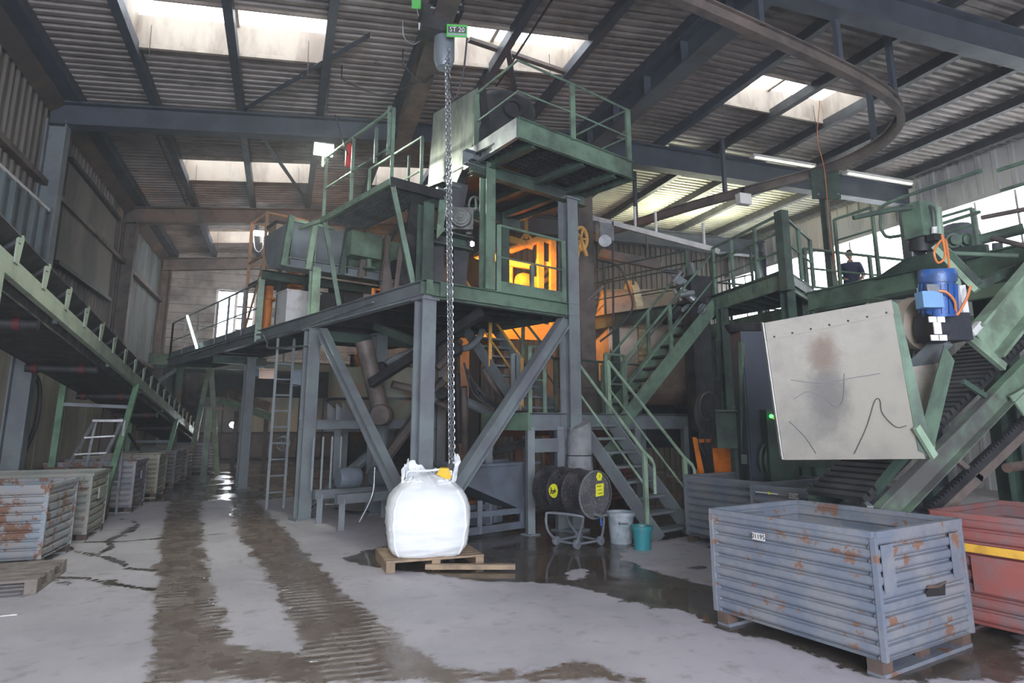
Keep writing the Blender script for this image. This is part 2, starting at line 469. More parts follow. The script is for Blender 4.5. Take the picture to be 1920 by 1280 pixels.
# ---- ceiling: corrugated sheets between the purlins
ceiling = struct('ceiling')
def corrugated(x0, x1, y0, y1, zf, mat_, parent, name='roof_sheet', pitch=.18, dz=.045):
    "sheet with ribs running along X"
    ys = []; y = y0
    while y < y1 - 1e-6:
        for f, h in ((0, 0), (.42, 0), (.5, 1), (.92, 1)):
            yy = y + f * pitch
            if yy < y1: ys.append((yy, h))
        y += pitch
    ys.append((y1, 0)); m = MB()
    for k, (yy, h) in enumerate(ys):
        m.v += [(x0, yy, zf(x0) + h * dz), (x1, yy, zf(x1) + h * dz)]
        if k: m.f.append((2 * k - 2, 2 * k, 2 * k + 1, 2 * k - 1))
    return m.make(name, mat_, parent)
edges_x = [-4.0] + [p for p in PURL] + [16.0]
bays_y = [(-6, .5), (.5, 6.25), (6.25, 12.13), (12.13, 17.9), (17.9, 23.4)]
for (xa, xb) in zip(edges_x[:-1], edges_x[1:]):
    parts_x = [(xa, xb)] if not (xa < RIDGE < xb) else [(xa, RIDGE), (RIDGE, xb)]
    for (pa, pb) in parts_x:
        for (ya, yb) in bays_y:
            cuts = sorted((s[2], s[3]) for s in SKY if s[0] - .05 <= pa and pb <= s[1] + .05 and ya <= s[2] < yb)
            y = ya
            for c0, c1 in cuts + [(yb, None)]:
                if c0 - y > .05: corrugated(pa, pb, y, c0, lambda x: 7.12 + .1 * (x + 4) if x <= RIDGE and pb <= RIDGE + 1e-6 else 8.12, roof_lit if (pa > 6 and ya > 12) else roof_m, ceiling)
                if c1: y = c1
# purlins and rafters
for i, x in enumerate(PURL):
    w = .30 if i == 0 else .13
    bar('purlin', ceiling, bluegrey if x < 9 else sooty, (x, -6, sheet_z(x) - .10), (x, 23.4, sheet_z(x) - .10), w, .19, 'box')
for y in FRAMES:
    bar('rafter', ceiling, browngrey if y > 17 else bluegrey, (-4, y, 6.52 + .20), (6.0, y, 7.52 + .20), .26, .42, 'I', t=.03)
    bar('rafter', ceiling, bluegrey, (6.0, y, 7.64), (15.9, y, 7.64), .28, .55, 'I', t=.03)
bar('ridge_beam', ceiling, bluegrey, (5.95, -6, 7.55), (5.95, 23.4, 7.55), .34, .48, 'I', t=.03)
for k in range(5):
    bar('web_stiffener', ceiling, bluegrey, (5.95, 6.9 + k * 1.15, 7.36), (5.95, 6.9 + k * 1.15, 7.74), .30, .03, up=(0, 1, 0))
bar('crane_rail_beam', ceiling, browngrey, (1.62, 5.6, 6.98), (1.93, 12.1, 7.05), .28, .30, 'I', t=.03)
for P, Q in (((-1.0, 12.0, 7.30), (.9, 9.2, 7.50)), ((-1.0, 12.0, 7.3), (.4, 17.5, 7.4)), ((4.5, 12.1, 7.85), (3.2, 9.2, 7.75)), ((8.2, 12, 7.95), (10.6, 12.0, 7.95))):
    bar('wind_brace', ceiling, bluegrey, P, Q, .09, .09, 'L')
for x, y0, y1 in ((3.35, 6.4, 11.9), (6.9, 12.3, 17.6), (-2.6, 12.3, 17.5)):
    tube('conduit', ceiling, sooty, [(x, y0, sheet_z(x) - .22), (x, y1, sheet_z(x) - .22)], .018, 6)

# ---- skylights
for k, (x0, x1, y0, y1) in enumerate(SKY):
    t = thing('window_%d' % (k + 1), None, None, ((x0 + x1) / 2, (y0 + y1) / 2, sheet_z((x0 + x1) / 2)), kind='structure')
    h = .50
    for (a, b) in (((x0, y1), (x1, y1)), ((x0, y0), (x1, y0)), ((x0, y0), (x0, y1)), ((x1, y0), (x1, y1))):
        za, zb = sheet_z(a[0]) - .05, sheet_z(b[0]) - .05
        n = V((0, .03, 0)) if a[1] == b[1] == y1 else V((0, -.03, 0)) if a[1] == b[1] else V((-.03, 0, 0)) if a[0] == x0 else V((.03, 0, 0))
        slab('upstand', t, cream, [(a[0], a[1], za), (b[0], b[1], zb), (b[0], b[1], zb + h + .1), (a[0], a[1], za + h + .1)], n)
    bar('curb_rail', t, cream, (x0, y1 - .03, sheet_z(x0) - .05), (x1, y1 - .03, sheet_z(x1) - .05), .06, .07)
    xm = (x0 + x1) / 2
    for a, b in ((x0, xm - .03), (xm + .03, x1)):
        za, zb = sheet_z(a) + h, sheet_z(b) + h
        slab('pane', t, pane_m, [(a, y0, za), (b, y0, zb), (b, y1, zb), (a, y1, za)], (0, 0, .03))
    bar('glazing_bar', t, cream, (xm, y0, sheet_z(xm) + h), (xm, y1, sheet_z(xm) + h), .06, .08)
    for a in (x0 + .2, x1 - .3):
        tube('pull_cord', t, sooty, [(a, y1 - .06, sheet_z(a) + .3), (a + .02, y1 - .07, sheet_z(a) - .35)], .006, 4)
bar('loose_batten', bpy.data.objects['window_4'], browngrey, (2.55, 9.3, 7.82), (4.5, 9.75, 7.86), .10, .06)

# ---- walls
def ribbed(P, Q, z0, z1, n, mat_, parent, name='cladding_panel', pitch=.25, d=.04):
    "vertical cladding from P to Q, ribs proud along n"
    P, Q, n = V(P), V(Q), V(n); l = (Q - P).length; e = (Q - P) / l; st = []; s = 0
    while s < l - 1e-6:
        for f, h in ((0, 0), (.62, 0), (.70, 1), (.92, 1)):
            if s + f * pitch < l: st.append((s + f * pitch, h))
        s += pitch
    st.append((l, 0)); m = MB()
    for k, (ss, h) in enumerate(st):
        p = P + e * ss + n * (h * d); m.v += [(p.x, p.y, z0), (p.x, p.y, z1)]
        if k: m.f.append((2 * k - 2, 2 * k, 2 * k + 1, 2 * k - 1))
    return m.make(name, mat_, parent)
wl = struct('wall_left', (-4, 9, 0))
for ya, yb in zip(FRAMES[:-1], FRAMES[1:]):
    y = ya
    while y < yb - .01:
        y2 = min(y + 1.45, yb)
        mm = clad_b if (ya == 17.9 or ya < 6) else clad
        ribbed((-4.05, y, 0), (-4.05, y2, 0), 3.0, 7.15, (1, 0, 0), mm, wl)
        slab('wall_panel', wl, beige, [(-4.05, y + .015, 0), (-4.05, y2 - .015, 0), (-4.05, y2 - .015, 3.02), (-4.05, y + .015, 3.02)], (.04, 0, 0))
        y = y2
slab('wall_panel', wl, beige, [(-4.05, -6, 0), (-4.05, .5, 0), (-4.05, .5, 7.15), (-4.05, -6, 7.15)], (-.05, 0, 0))
slab('wall_sheet', wl, darkwall, [(-4.14, -6.1, 0), (-4.14, 31.1, 0), (-4.14, 31.1, 8.3), (-4.14, -6.1, 8.3)], (-.03, 0, 0))  # unseen outer sheet, added to stop sky light leaking in at the corner
for y in FRAMES:
    bar('column', wl, steel if y < 15 else browngrey, (-3.86, y, 0), (-3.86, y, 6.6), .24, .30, 'I', up=(1, 0, 0), t=.025)
for z in (5.5, 3.3):
    bar('girt', wl, browngrey, (-3.95, 1, z), (-3.95, 23.3, z), .12, .10)
slab('soffit_lining', wl, mat('burnt_insulation', (.075, .065, .06), .9, 0, (.13, .085, .055), .45, 2.2, (.22, .20, .18), .15, 3), [(-4.0, 5, 6.80), (-3.78, 5, 6.98), (-3.78, 23, 6.98), (-4.0, 23, 6.80)], (0, 0, -.04))
# closed-off bay opening with its lintel and sill
box('recess_panel', wl, clad, (-3.97, 15.0, 5.35), (.05, 3.7, 1.9))
for z in (6.32, 4.38): bar('recess_frame', wl, sooty, (-3.92, 13.1, z), (-3.92, 16.9, z), .10, .08)
# blue-grey ribbed lining next to the belt
ribbed((-3.80, 7.0, 0), (-3.80, 11.9, 0), 3.55, 4.95, (1, 0, 0), clad_b, wl, pitch=.4, d=.06)
bar('capping', wl, white, (-3.78, 7.0, 4.97), (-3.78, 11.9, 4.97), .08, .05)
slab('torn_hole', wl, ink, [(-3.995, 10.0, 5.0), (-3.995, 10.25, 5.05), (-3.995, 10.3, 5.75), (-3.995, 10.12, 5.6)], (.004, 0, 0))

wb = struct('wall_back', (0, 23.4, 3.4))
z = 3.45; k = 0
while z < 7.75:
    for xa, xb in ((-4.0, -.05), (0, 5.9)):
        off = random.uniform(-.02, .02)
        if xa < 0 and 4.15 < z < 6.0:
            box('concrete_plank', wb, conc, ((-4.0 - 2.3) / 2, 23.5 + off, z + .14), (1.7, .12, .275))
            box('concrete_plank', wb, conc, ((-1.1 - .05) / 2, 23.5 + off, z + .14), (1.05, .12, .275))
        else:
            box('concrete_plank', wb, conc, ((xa + xb) / 2, 23.5 + off, z + .14), (xb - xa, .12, .275))
    z += .285
slab('wall_sheet', wb, darkwall, [(-4.14, 23.62, 3.4), (6.1, 23.62, 3.4), (6.1, 23.62, 8.3), (-4.14, 23.62, 8.3)], (0, .05, 0))
bar('lintel_beam', wb, green_dk, (-4, 23.35, 3.45), (6, 23.35, 3.45), .2, .3, 'I')
# lit doorway high in the back wall
d1 = struct('door_1', (-1.65, 23.4, 4.2))
slab('glazed_leaf', d1, window_m, [(-2.25, 23.46, 4.2), (-1.72, 23.46, 4.2), (-1.72, 23.46, 5.95), (-2.25, 23.46, 5.95)], (0, .04, 0))
slab('glazed_leaf', d1, window_m, [(-1.62, 23.46, 4.2), (-1.10, 23.46, 4.2), (-1.10, 23.46, 5.95), (-1.62, 23.46, 5.95)], (0, .04, 0))
for x in (-2.27, -1.67, -1.08): bar('frame_post', d1, white, (x, 23.44, 4.15), (x, 23.44, 6.0), .07, .06, up=(0, 1, 0))
for zz in (4.65, 5.05, 5.45): bar('glazing_bar', d1, sooty, (-1.62, 23.43, zz), (-1.10, 23.43, zz), .03, .05)
# low annex beyond the back wall
wf = struct('wall_far', (0, 31, 0))
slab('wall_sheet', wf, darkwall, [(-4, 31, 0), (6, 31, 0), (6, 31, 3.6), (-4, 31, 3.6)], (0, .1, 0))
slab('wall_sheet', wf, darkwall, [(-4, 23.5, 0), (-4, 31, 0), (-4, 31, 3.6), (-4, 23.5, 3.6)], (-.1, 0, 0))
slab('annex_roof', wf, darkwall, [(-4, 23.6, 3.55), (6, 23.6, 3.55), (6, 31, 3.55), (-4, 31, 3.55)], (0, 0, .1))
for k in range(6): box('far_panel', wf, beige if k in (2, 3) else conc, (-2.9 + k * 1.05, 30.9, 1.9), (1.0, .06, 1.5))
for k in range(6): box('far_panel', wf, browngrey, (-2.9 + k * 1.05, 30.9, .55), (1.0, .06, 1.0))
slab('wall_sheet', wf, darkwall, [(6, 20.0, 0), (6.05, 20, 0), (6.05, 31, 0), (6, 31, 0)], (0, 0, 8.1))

we = struct('wall_end', (11, 20, 0))
x = 6.0
while x < 15.9:
    ribbed((x, 20.0, 0), (min(x + 2.0, 16), 20.0, 0), 0, 8.2, (0, -1, 0), clad, we, 'cladding_panel', .22)
    x += 2.0
bar('girt', we, browngrey, (6, 19.9, 5.9), (16, 19.9, 5.9), .12, .14)
wr = struct('wall_right', (16, 10, 0))
y = -6.0
while y < 20:
    y2 = min(y + 2.0, 20)
    ribbed((16.05, y, 0), (16.05, y2, 0), 7.0, 8.2, (-1, 0, 0), clad_lt, wr, pitch=.4)
    ribbed((16.05, y, 0), (16.05, y2, 0), 0, 5.3, (-1, 0, 0), clad_lt, wr, pitch=.4)
    y = y2
for z in (7.02, 5.30): bar('window_rail', wr, clad_lt, (15.95, -6, z), (15.95, 20, z), .10, .10)
for y in FRAMES[:-1]:
    bar('column', wr, bluegrey, (15.75, y, 0), (15.75, y, 7.4), .26, .32, 'I', up=(1, 0, 0), t=.025)
w12 = struct('window_20', (16, 8, 5.4))
y = 1.0
while y < 19.9:
    y2 = min(y + .95, 19.95)
    slab('pane', w12, window_m, [(16.06, y + .02, 5.36), (16.06, y2 - .02, 5.36), (16.06, y2 - .02, 6.98), (16.06, y + .02, 6.98)], (.03, 0, 0))
    bar('mullion', w12, clad_lt, (16.03, y, 5.3), (16.03, y, 7.0), .05, .05)
    y = y2
slab('wall_sheet', wr, darkwall, [(16.12, -6, 0), (16.12, 20, 0), (16.12, 20, 8.3), (16.12, -6, 8.3)], (.03, 0, 0))
wn = struct('wall_near', (5, -6, 0))
slab('wall_sheet', wn, clad, [(-4, -6, 0), (-3.6, -6, 0), (-3.6, -6, 8.2), (-4, -6, 8.2)], (0, -.1, 0))
slab('wall_sheet', wn, clad, [(3.3, -6, 0), (16, -6, 0), (16, -6, 8.2), (3.3, -6, 8.2)], (0, -.1, 0))
slab('wall_sheet', wn, clad, [(-3.6, -6, 5.3), (3.3, -6, 5.3), (3.3, -6, 8.2), (-3.6, -6, 8.2)], (0, -.1, 0))
# ================================================================== PLATFORM COMPLEX
def railing(parent, base, m, h=1.05, mids=(.55,), posts=None, r=.024, pw=.05, toe=None, cap=None):
    "posts at the base points, top and middle rails through them"
    base = [V(b) for b in base]
    tube('top_rail', parent, m, [b + EZ * h for b in base], r)
    for f in mids: tube('mid_rail', parent, m, [b + EZ * f for b in base], r * .7)
    for i, b in enumerate(base):
        if posts is None or i in posts: bar('post', parent, m, b, b + EZ * h, pw, pw * .7)
    if toe:
        for a, b in zip(base[:-1], base[1:]): bar('toe_board', parent, m, a + EZ * toe / 2, b + EZ * toe / 2, .012, toe)
def stair(parent, foot, d, w, wdir, rise, n, m, run=None, tread_m=None, sh=.20, skip=()):
    "straight stair: foot of the first stringer, climbing direction d, width w along wdir"
    foot, d, wdir = V(foot), V(d).normalized(), V(wdir).normalized(); run = run or rise
    top = foot + d * run + EZ * rise
    for k in (0, 1):
        o = wdir * (w * k)
        bar('stringer', parent, m, foot + o + EZ * .02, top + o + EZ * .02, .04, sh, 'box')
    t0 = None; R = axes(wdir)
    for i in range(n):
        if i in skip: continue
        f = (i + .6) / n
        c = foot + d * (run * f) + EZ * (rise * f) + wdir * (w / 2)
        if t0 is None:
            t0 = MB().box(c, (w - .045, .22, .035)).make('tread', tread_m or m, parent, loc=c)
            t0.rotation_euler = R.to_euler()
        else: share(t0, parent, c, R)
def stair_rail(parent, foot, d, rise, run, m, h=.95, f0=0., f1=1., mids=(.5,), nposts=3, hook=False):
    foot, d = V(foot), V(d).normalized()
    at = lambda f: foot + d * (run * f) + EZ * (rise * f)
    a, b = at(f0), at(f1)
    pts = [a + EZ * h, b + EZ * h]
    if hook: pts = [a - d * .16 + EZ * (h - .55), a - d * .16 + EZ * (h - .16), a - d * .12 + EZ * (h - .09)] + pts
    tube('hand_rail', parent, m, pts, .024)
    for f in mids: tube('mid_rail', parent, m, [a + EZ * f, b + EZ * f], .017)
    for i in range(nposts):
        p = at(f0 + (f1 - f0) * i / max(1, nposts - 1)); bar('post', parent, m, p, p + EZ * h, .06, .05)

DZ = 3.45
plat = thing('steel_platform', 'long green steel mezzanine standing on grey H columns behind the white sack', 'platform', L(1.3, 3, 0))
for nm, p, q, z1, w, m in (('column', 0.0, .02, 3.2, .21, steel), ('column', .02, 3.70, 3.2, .22, steel), ('column', 2.69, .02, 5.2, .23, steel), ('column', 1.25, 3.55, 3.2, .22, steel), ('column', 2.7, 3.7, 3.2, .2, steel),
                           ('column', .9, 9.6, 3.2, .22, steel), ('column', .2, 13.6, 3.2, .16, green_dk), ('column', 2.6, 7.2, 3.2, .2, sooty)):
    c = bar(nm, plat, m, L(p, q, 0), L(p, q, z1), w, w, 'I', up=EY, t=.02)
    box('base_plate', c, m, L(p, q, .015), (w + .12, w + .12, .03), axes(EX)); box('cap_plate', c, m, L(p, q, z1 - .02), (w + .06, w + .06, .03), axes(EX))
# edge beams
bar('edge_beam', plat, green, L(-.1, -.05, DZ - .12), L(2.80, -.05, DZ - .12), .09, .20, 'C')
bar('edge_beam', plat, steel, L(-.06, -.08, DZ - .12), L(-.06, 14.1, DZ - .12), .09, .20, 'C2')
bar('lower_flange', plat, green_dk, L(-.1, -.03, DZ - .245), L(2.8, -.03, DZ - .245), .12, .03)
bar('lower_flange', plat, steel, L(-.05, -.1, DZ - .245), L(-.05, 14.1, DZ - .245), .12, .03)
bar('edge_beam', plat, green_dk, L(2.80, -.05, DZ - .12), L(2.80, 6.0, DZ - .12), .09, .20, 'C')
bar('edge_beam', plat, green_dk, L(1.25, 6, DZ - .12), L(1.25, 14.1, DZ - .12), .09, .2, 'C')
bar('edge_beam', plat, green_dk, L(-.05, 14.05, DZ - .12), L(1.25, 14.05, DZ - .12), .09, .2, 'C')
for k in range(9):
    q = .75 + k * .7
    bar('floor_joist', plat, sooty, L(0, q, DZ - .11), L(2.78, q, DZ - .11), .07, .14, 'I')
for k in range(10): bar('floor_joist', plat, sooty, L(0, 6.6 + k * .75, DZ - .11), L(1.25, 6.6 + k * .75, DZ - .11), .07, .14, 'I')
for k in range(8): slab('deck_plate', plat, sooty, [L(0, k * .75, DZ - .02), L(2.78, k * .75, DZ - .02), L(2.78, k * .75 + .74, DZ - .02), L(0, k * .75 + .74, DZ - .02)], (0, 0, .02))
for k in range(11): slab('deck_plate', plat, sooty, [L(0, 6 + k * .735, DZ - .02), L(1.25, 6 + k * .735, DZ - .02), L(1.25, 6.725 + k * .735, DZ - .02), L(0, 6.725 + k * .735, DZ - .02)], (0, 0, .02))
for p in (-.0, .22): bar('corner_gusset', plat, green, L(p - .02, -.1, DZ - .21), L(p - .02, -.1, DZ - .02), .012, .1, up=EX)
# braces
bar('diagonal_brace', plat, steel, onp(604, 622, -.02), onp(765, 960, -.02), .14, .16, 'I', t=.02)
bar('diagonal_brace', plat, steel, onq(1062, 596, .0), onq(850, 920, .0), .15, .19, 'I', t=.02)
bar('diagonal_brace', plat, browngrey, L(2.6, 3.4, 2.4), L(.9, 3.6, .25), .15, .16, 'I')
bar('diagonal_brace', plat, steel, L(.15, 3.85, .15), L(1.2, 3.7, 1.0), .15, .14, 'C')
bar('diagonal_brace', plat, green_dk, L(.55, 2.4, 3.15), L(.35, .4, 2.6), .1, .12)
bar('diagonal_brace', plat, sooty, L(1.2, .3, 3.2), L(.45, 2.3, 2.2), .12, .14, 'C')
bar('cross_beam', plat, steel, L(-.1, 3.75, 1.55), L(2.9, 3.75, 1.55), .12, .16, 'I')
bar('cross_beam', plat, green_dk, L(.0, 3.72, 3.1), L(2.7, 3.72, 3.1), .12, .18, 'I')
bar('cross_beam', plat, green_dk, L(.0, 9.6, 3.1), L(1.3, 9.6, 3.1), .12, .18, 'I')
# left-hand guard rail of the long walkway
R0 = [L(-.02, q, DZ) for q in (6.3, 7.5, 8.6, 9.5, 11.2, 12.6, 14.0)]
railing(plat, R0, steel, 1.05, (.5,), toe=.16, r=.022)
railing(plat, [L(-.02, 14.0, DZ), L(1.2, 14.0, DZ)], steel, 1.05, (.5,), r=.02)
bar('rail_post', plat, green_lt, L(-.06, 6.3, DZ - .25), L(-.06, 6.3, DZ + 1.1), .12, .12)
# front guard rail by the tall column
railing(plat, [L(1.22, 0, DZ), L(2.55, 0, DZ)], green, 1.0, (.52,), toe=.16, r=.022, pw=.07)
railing(plat, [L(1.9, .02, DZ), L(1.9, .04, DZ)], green, .5, (), r=.01)
tube('conduit', plat, galv, smoothpath([onp(345, 668, -.1), onp(470, 628, -.1), onp(500, 640, -.1), onp(505, 652, -.1), onp(580, 648, -.1)], 4), .018)
tube('conduit', plat, galv, [onp(520, 632, -.1), onp(590, 606, -.1), onp(700, 566, -.1)], .014)
for k, (u, v) in enumerate(((384, 640), (372, 605))): pass
bar('light_tube', plat, emit('green_lit_tube', (.75, 1.0, .88), 2.0), onp(351, 592, -.12), onp(369, 652, -.12), .05, .05)

# ---- upper platform carrying the dust drum
UZ = 5.41
hp = thing('drum_platform', 'small high platform with deep green fascia carrying the dark round drum', 'platform', L(1.9, 0, 3.45))
for p, q in ((1.03, .03), (1.03, 1.7), (2.69, 1.7)):
    bar('column', hp, green if q < 1 else green_dk, L(p, q, DZ), L(p, q, UZ - .05), .17, .17, 'I', up=EY, t=.018)
for a, b, m, h in ((L(.72, -1.03, 0), L(3.1, -1.05, 0), green, .30), (L(.72, -1.03, 0), L(.85, .35, 0), galv, .28), (L(3.1, -1.05, 0), L(3.1, 1.9, 0), green_dk, .28)):
    bar('fascia', hp, m, a + EZ * (UZ + .05), b + EZ * (UZ + .05), .06, h, 'C')
bar('cross_beam', hp, steel, L(.6, .03, UZ - .04), L(1.1, .03, UZ - .04), .1, .22, 'C')
for q in (.03, 1.7): bar('cross_beam', hp, green_dk, L(.7, q, UZ - .16), L(3.1, q, UZ - .16), .12, .2, 'I')
for p in (1.03, 2.0, 2.69): bar('cross_beam', hp, green_dk, L(p, -1.0, UZ - .06), L(p, 1.9, UZ - .06), .1, .16, 'I')
slab('deck_plate', hp, sooty, [L(.74, -1.0, UZ), L(3.08, -1.0, UZ), L(3.08, -.05, UZ), L(.74, -.05, UZ)], (0, 0, .03))
slab('deck_plate', hp, sooty, [L(.9, -.04, UZ), L(3.08, -.04, UZ), L(3.08, 1.9, UZ), L(.9, 1.9, UZ)], (0, 0, .03))
# perforated grating under the front edge
gm = MB()
for i in range(26):
    gm.bar(L(.78 + i * .088, -1.0, UZ - .02), L(.78 + i * .088, -.1, UZ - .02), .012, .04)
for j in range(8): gm.bar(L(.76, -.98 + j * .12, UZ - .02), L(3.06, -.98 + j * .12, UZ - .02), .012, .03)
gm.make('grating', sooty, hp, kind='stuff')
rl = [onq(905, 186, .0), onq(905, 262, .0)]
T = [L(.86, .1, UZ), L(.74, -1.0, UZ), L(1.75, -1.04, UZ), L(3.0, -1.04, UZ), L(3.05, .4, UZ)]
railing(hp, [t + EZ * .18 for t in T], green, .88, (.42,), posts=(0, 2, 3), r=.02, pw=.075)

# ---- catwalk beside the mixer with its railing
CZ = 4.88
cw = thing('catwalk', 'narrow high catwalk with green pipe railing holding the floodlight', 'catwalk', L(0, 1.6, 3.45))
slab('grating', cw, galv, [L(-.32, .5, CZ), L(.45, .5, CZ), L(.45, 2.75, CZ), L(-.32, 2.75, CZ)], (0, 0, .03))
for k in range(12):
    bar('rib', cw, galv, L(-.30 + k * .065, .55, CZ - .02), L(-.30 + k * .065, 2.7, CZ - .02), .012, .035)
bar('edge_angle', cw, green, L(-.33, .48, CZ), L(-.33, 2.78, CZ), .05, .09)
bar('edge_angle', cw, sooty, L(-.33, .48, CZ), L(.62, .48, CZ), .06, .14)
bar('edge_angle', cw, green_lt, L(-.33, 2.78, CZ), L(-.33, 4.35, CZ + .16), .05, .06)
for q, qb in ((.5, .32), (2.72, 2.6)): bar('support_leg', cw, green, L(-.3, q, CZ), L(-.02, qb, DZ), .07, .07)
bar('support_leg', cw, green, L(.55, .5, CZ), L(.5, .6, DZ), .1, .1)
railing(cw, [L(-.31, .5, CZ), L(-.31, 1.75, CZ), L(-.31, 2.75, CZ)], green, 1.12, (.55,), r=.026, pw=.05)
railing(cw, [L(.42, .9, CZ), L(.42, 2.6, CZ)], green, 1.05, (.5,), r=.02)
bar('gate_bar', cw, green, L(-.31, .62, CZ + .45), L(-.31, .62, CZ + 1.2), .05, .05)
bar('gate_bar', cw, green, L(-.31, 1.0, CZ + .45), L(-.31, 1.0, CZ + 1.0), .05, .05)

# floodlight on the rail
fl = thing('floodlight', 'glaring square floodlight clamped to the catwalk railing', 'lamp', onp(612, 300, -.31))
fc = onp(607, 281, -.31); fd = (V((.6, 4, 0)) - fc).normalized(); FR = axes(EZ.cross(fd), z=EZ)
Rf = Matrix((EZ.cross(fd).normalized(), fd, fd.cross(EZ.cross(fd)).normalized() * -1)).transposed()
box('housing', fl, sooty, fc - fd * .04, (.34, .06, .24), Rf)
box('lit_face', fl, emit('floodlight_face', (.96, 1.0, .90), 40), fc, (.31, .012, .21), Rf)
bar('bracket', fl, green, fc - fd * .06 - EZ * .05, fc - fd * .1 - EZ * .35, .04, .04)
lamp('floodlight_beam', 'SPOT', fc + fd * .06, 420, (.95, 1.0, .86), .10, fc + fd + V((.15, 0, -.22)), spot=math.radians(135), blend=.6)
# fire extinguisher
fe = thing('fire_extinguisher', 'small red extinguisher hanging inside the catwalk railing', 'extinguisher', onp(655, 300, -.25))
ec = onp(655, 290, -.25)
MB().lathe(ec - EZ * .2, EZ, [(0, 0), (.055, 0), (.06, .03), (.06, .30), (.045, .36), (.02, .39), (.02, .42)], 14).make('cylinder', redp, fe, True)
box('valve', fe, sooty, ec + EZ * .235, (.05, .04, .04)); tube('hose', fe, rubber, smoothpath([ec + EZ * .23, ec + V((-.08, 0, .15)), ec + V((-.075, 0, -.1))], 4), .01, 6)

# ---- mixer trough
mx = thing('mixer_trough', 'big green horizontal mixing trough with steel ribs under the catwalk', 'machine', L(.6, 4.3, 3.45))
q0, rad, zc = 4.35, .62, 4.95
def trough(p0, p1, m, name, rr=rad):
    b = MB(); n = 18; prof_ = [(q0 - rr, zc + .12)] + [(q0 - rr * math.cos(math.pi * i / n), zc - rr * math.sin(math.pi * i / n)) for i in range(n + 1)] + [(q0 + rr, zc + .12)]
    k = len(prof_); b.v = [tuple(L(p0, a, z)) for a, z in prof_] + [tuple(L(p1, a, z)) for a, z in prof_]
    b.f = [(i, i + 1, k + i + 1, k + i) for i in range(k - 1)] + [tuple(range(k)), tuple(range(2 * k - 1, k - 1, -1))]
    return b.make(name, m, mx, True)
trough(-.5, .55, steel, 'shell'); trough(.55, 1.9, green, 'shell'); trough(1.9, 2.7, sooty, 'shell')
for p, m in ((-.46, green), (-.02, green_lt), (.62, green_dk), (1.0, browngrey), (1.45, browngrey), (1.8, browngrey), (2.2, sooty)):
    bar('rib', mx, m, L(p - .04, q0 - rad - .06, zc + .2), L(p - .12, q0 - rad - .02, 4.25), .08, .1, up=EX)
    slab('gusset', mx, m, [L(p, q0 - rad - .02, 4.30), L(p, q0 - rad * .3, 4.30), L(p, q0 - rad - .02, 4.9)], EX * .015)
bar('side_beam', mx, steel, L(-.5, q0 - rad, 4.33), L(2.0, q0 - rad, 4.33), .1, .17, 'C')
bar('side_beam', mx, green_dk, L(-.5, q0 + rad, 4.33), L(2.7, q0 + rad, 4.33), .1, .17, 'C')
bar('rim', mx, green_lt, L(-.5, q0 - rad - .02, zc + .14), L(.3, q0 - rad - .02, zc + .14), .06, .05)
bar('support_post', mx, green_lt, L(.0, 3.70, DZ), L(.0, 3.70, 4.30), .15, .15, 'I', up=EY)
for p in (1.4, 2.5): bar('support_post', mx, green_dk, L(p, 3.8, DZ), L(p, 3.8, 4.25), .12, .12)
dbx = MB().box(L(.85, q0 - rad - .12, 4.82), (.62, .34, .46), axes(EX)).make('discharge_box', green, mx)
MB().lathe(L(.98, q0 - rad - .15, 4.60), -EZ, [(.05, 0), (.05, .16), (.12, .16), (.12, .2), (0, .2)], 16).make('flanged_outlet', green, dbx, True)
box('motor_cover', mx, sooty, L(.95, 2.0, 4.1), (.5, .5, .3), axes(EX))

# ---- feed hopper (tall steel plate box) above the gear motor
fh = thing('feed_hopper', 'tall tapering feed hopper with pale streaked steel side plate', 'hopper', L(1.0, .7, 4.9))
streak_plate = mat('streaked_plate', (.30, .33, .27), .45, .15, (.17, .19, .16), .55, 7, (.42, .45, .36), .12, 5, streak=True)
PL = [onp(897, 163, .9), onp(902, 232, .9), onp(852, 350, .9), onp(830, 340, .9), onp(803, 350, .9), onp(813, 213, .9)]
slab('side_plate', fh, streak_plate, PL, EX * .02)
far = [p + EX * .14 for p in PL]
slab('side_plate', fh, sooty, far, EX * .02)
slab('front_plate', fh, sooty, [PL[0], PL[1], PL[1] + EX * .14, PL[0] + EX * .14], -EY * .02)
slab('front_plate', fh, sooty, [PL[1], PL[2], PL[2] + EX * .14, PL[1] + EX * .14], -EY * .02)
slab('back_plate', fh, sooty, [PL[4], PL[5], PL[5] + EX * .14, PL[4] + EX * .14], EY * .02)
slab('top_plate', fh, sooty, [PL[5], PL[0], PL[0] + EX * .14, PL[5] + EX * .14], EZ * .02)
bar('chute', fh, sooty, L(1.0, .75, 5.25), L(.98, 1.0, 4.35), .26, .35)
bar('guide_post', fh, green_dk, L(.55, 1.5, 4.9), L(.55, 1.5, 5.85), .04, .04)
for k in range(2): cyl('pivot_pin', fh, galv, L(.72, .62 + k * .3, 5.16), L(.95, .62 + k * .3, 5.16), .03)

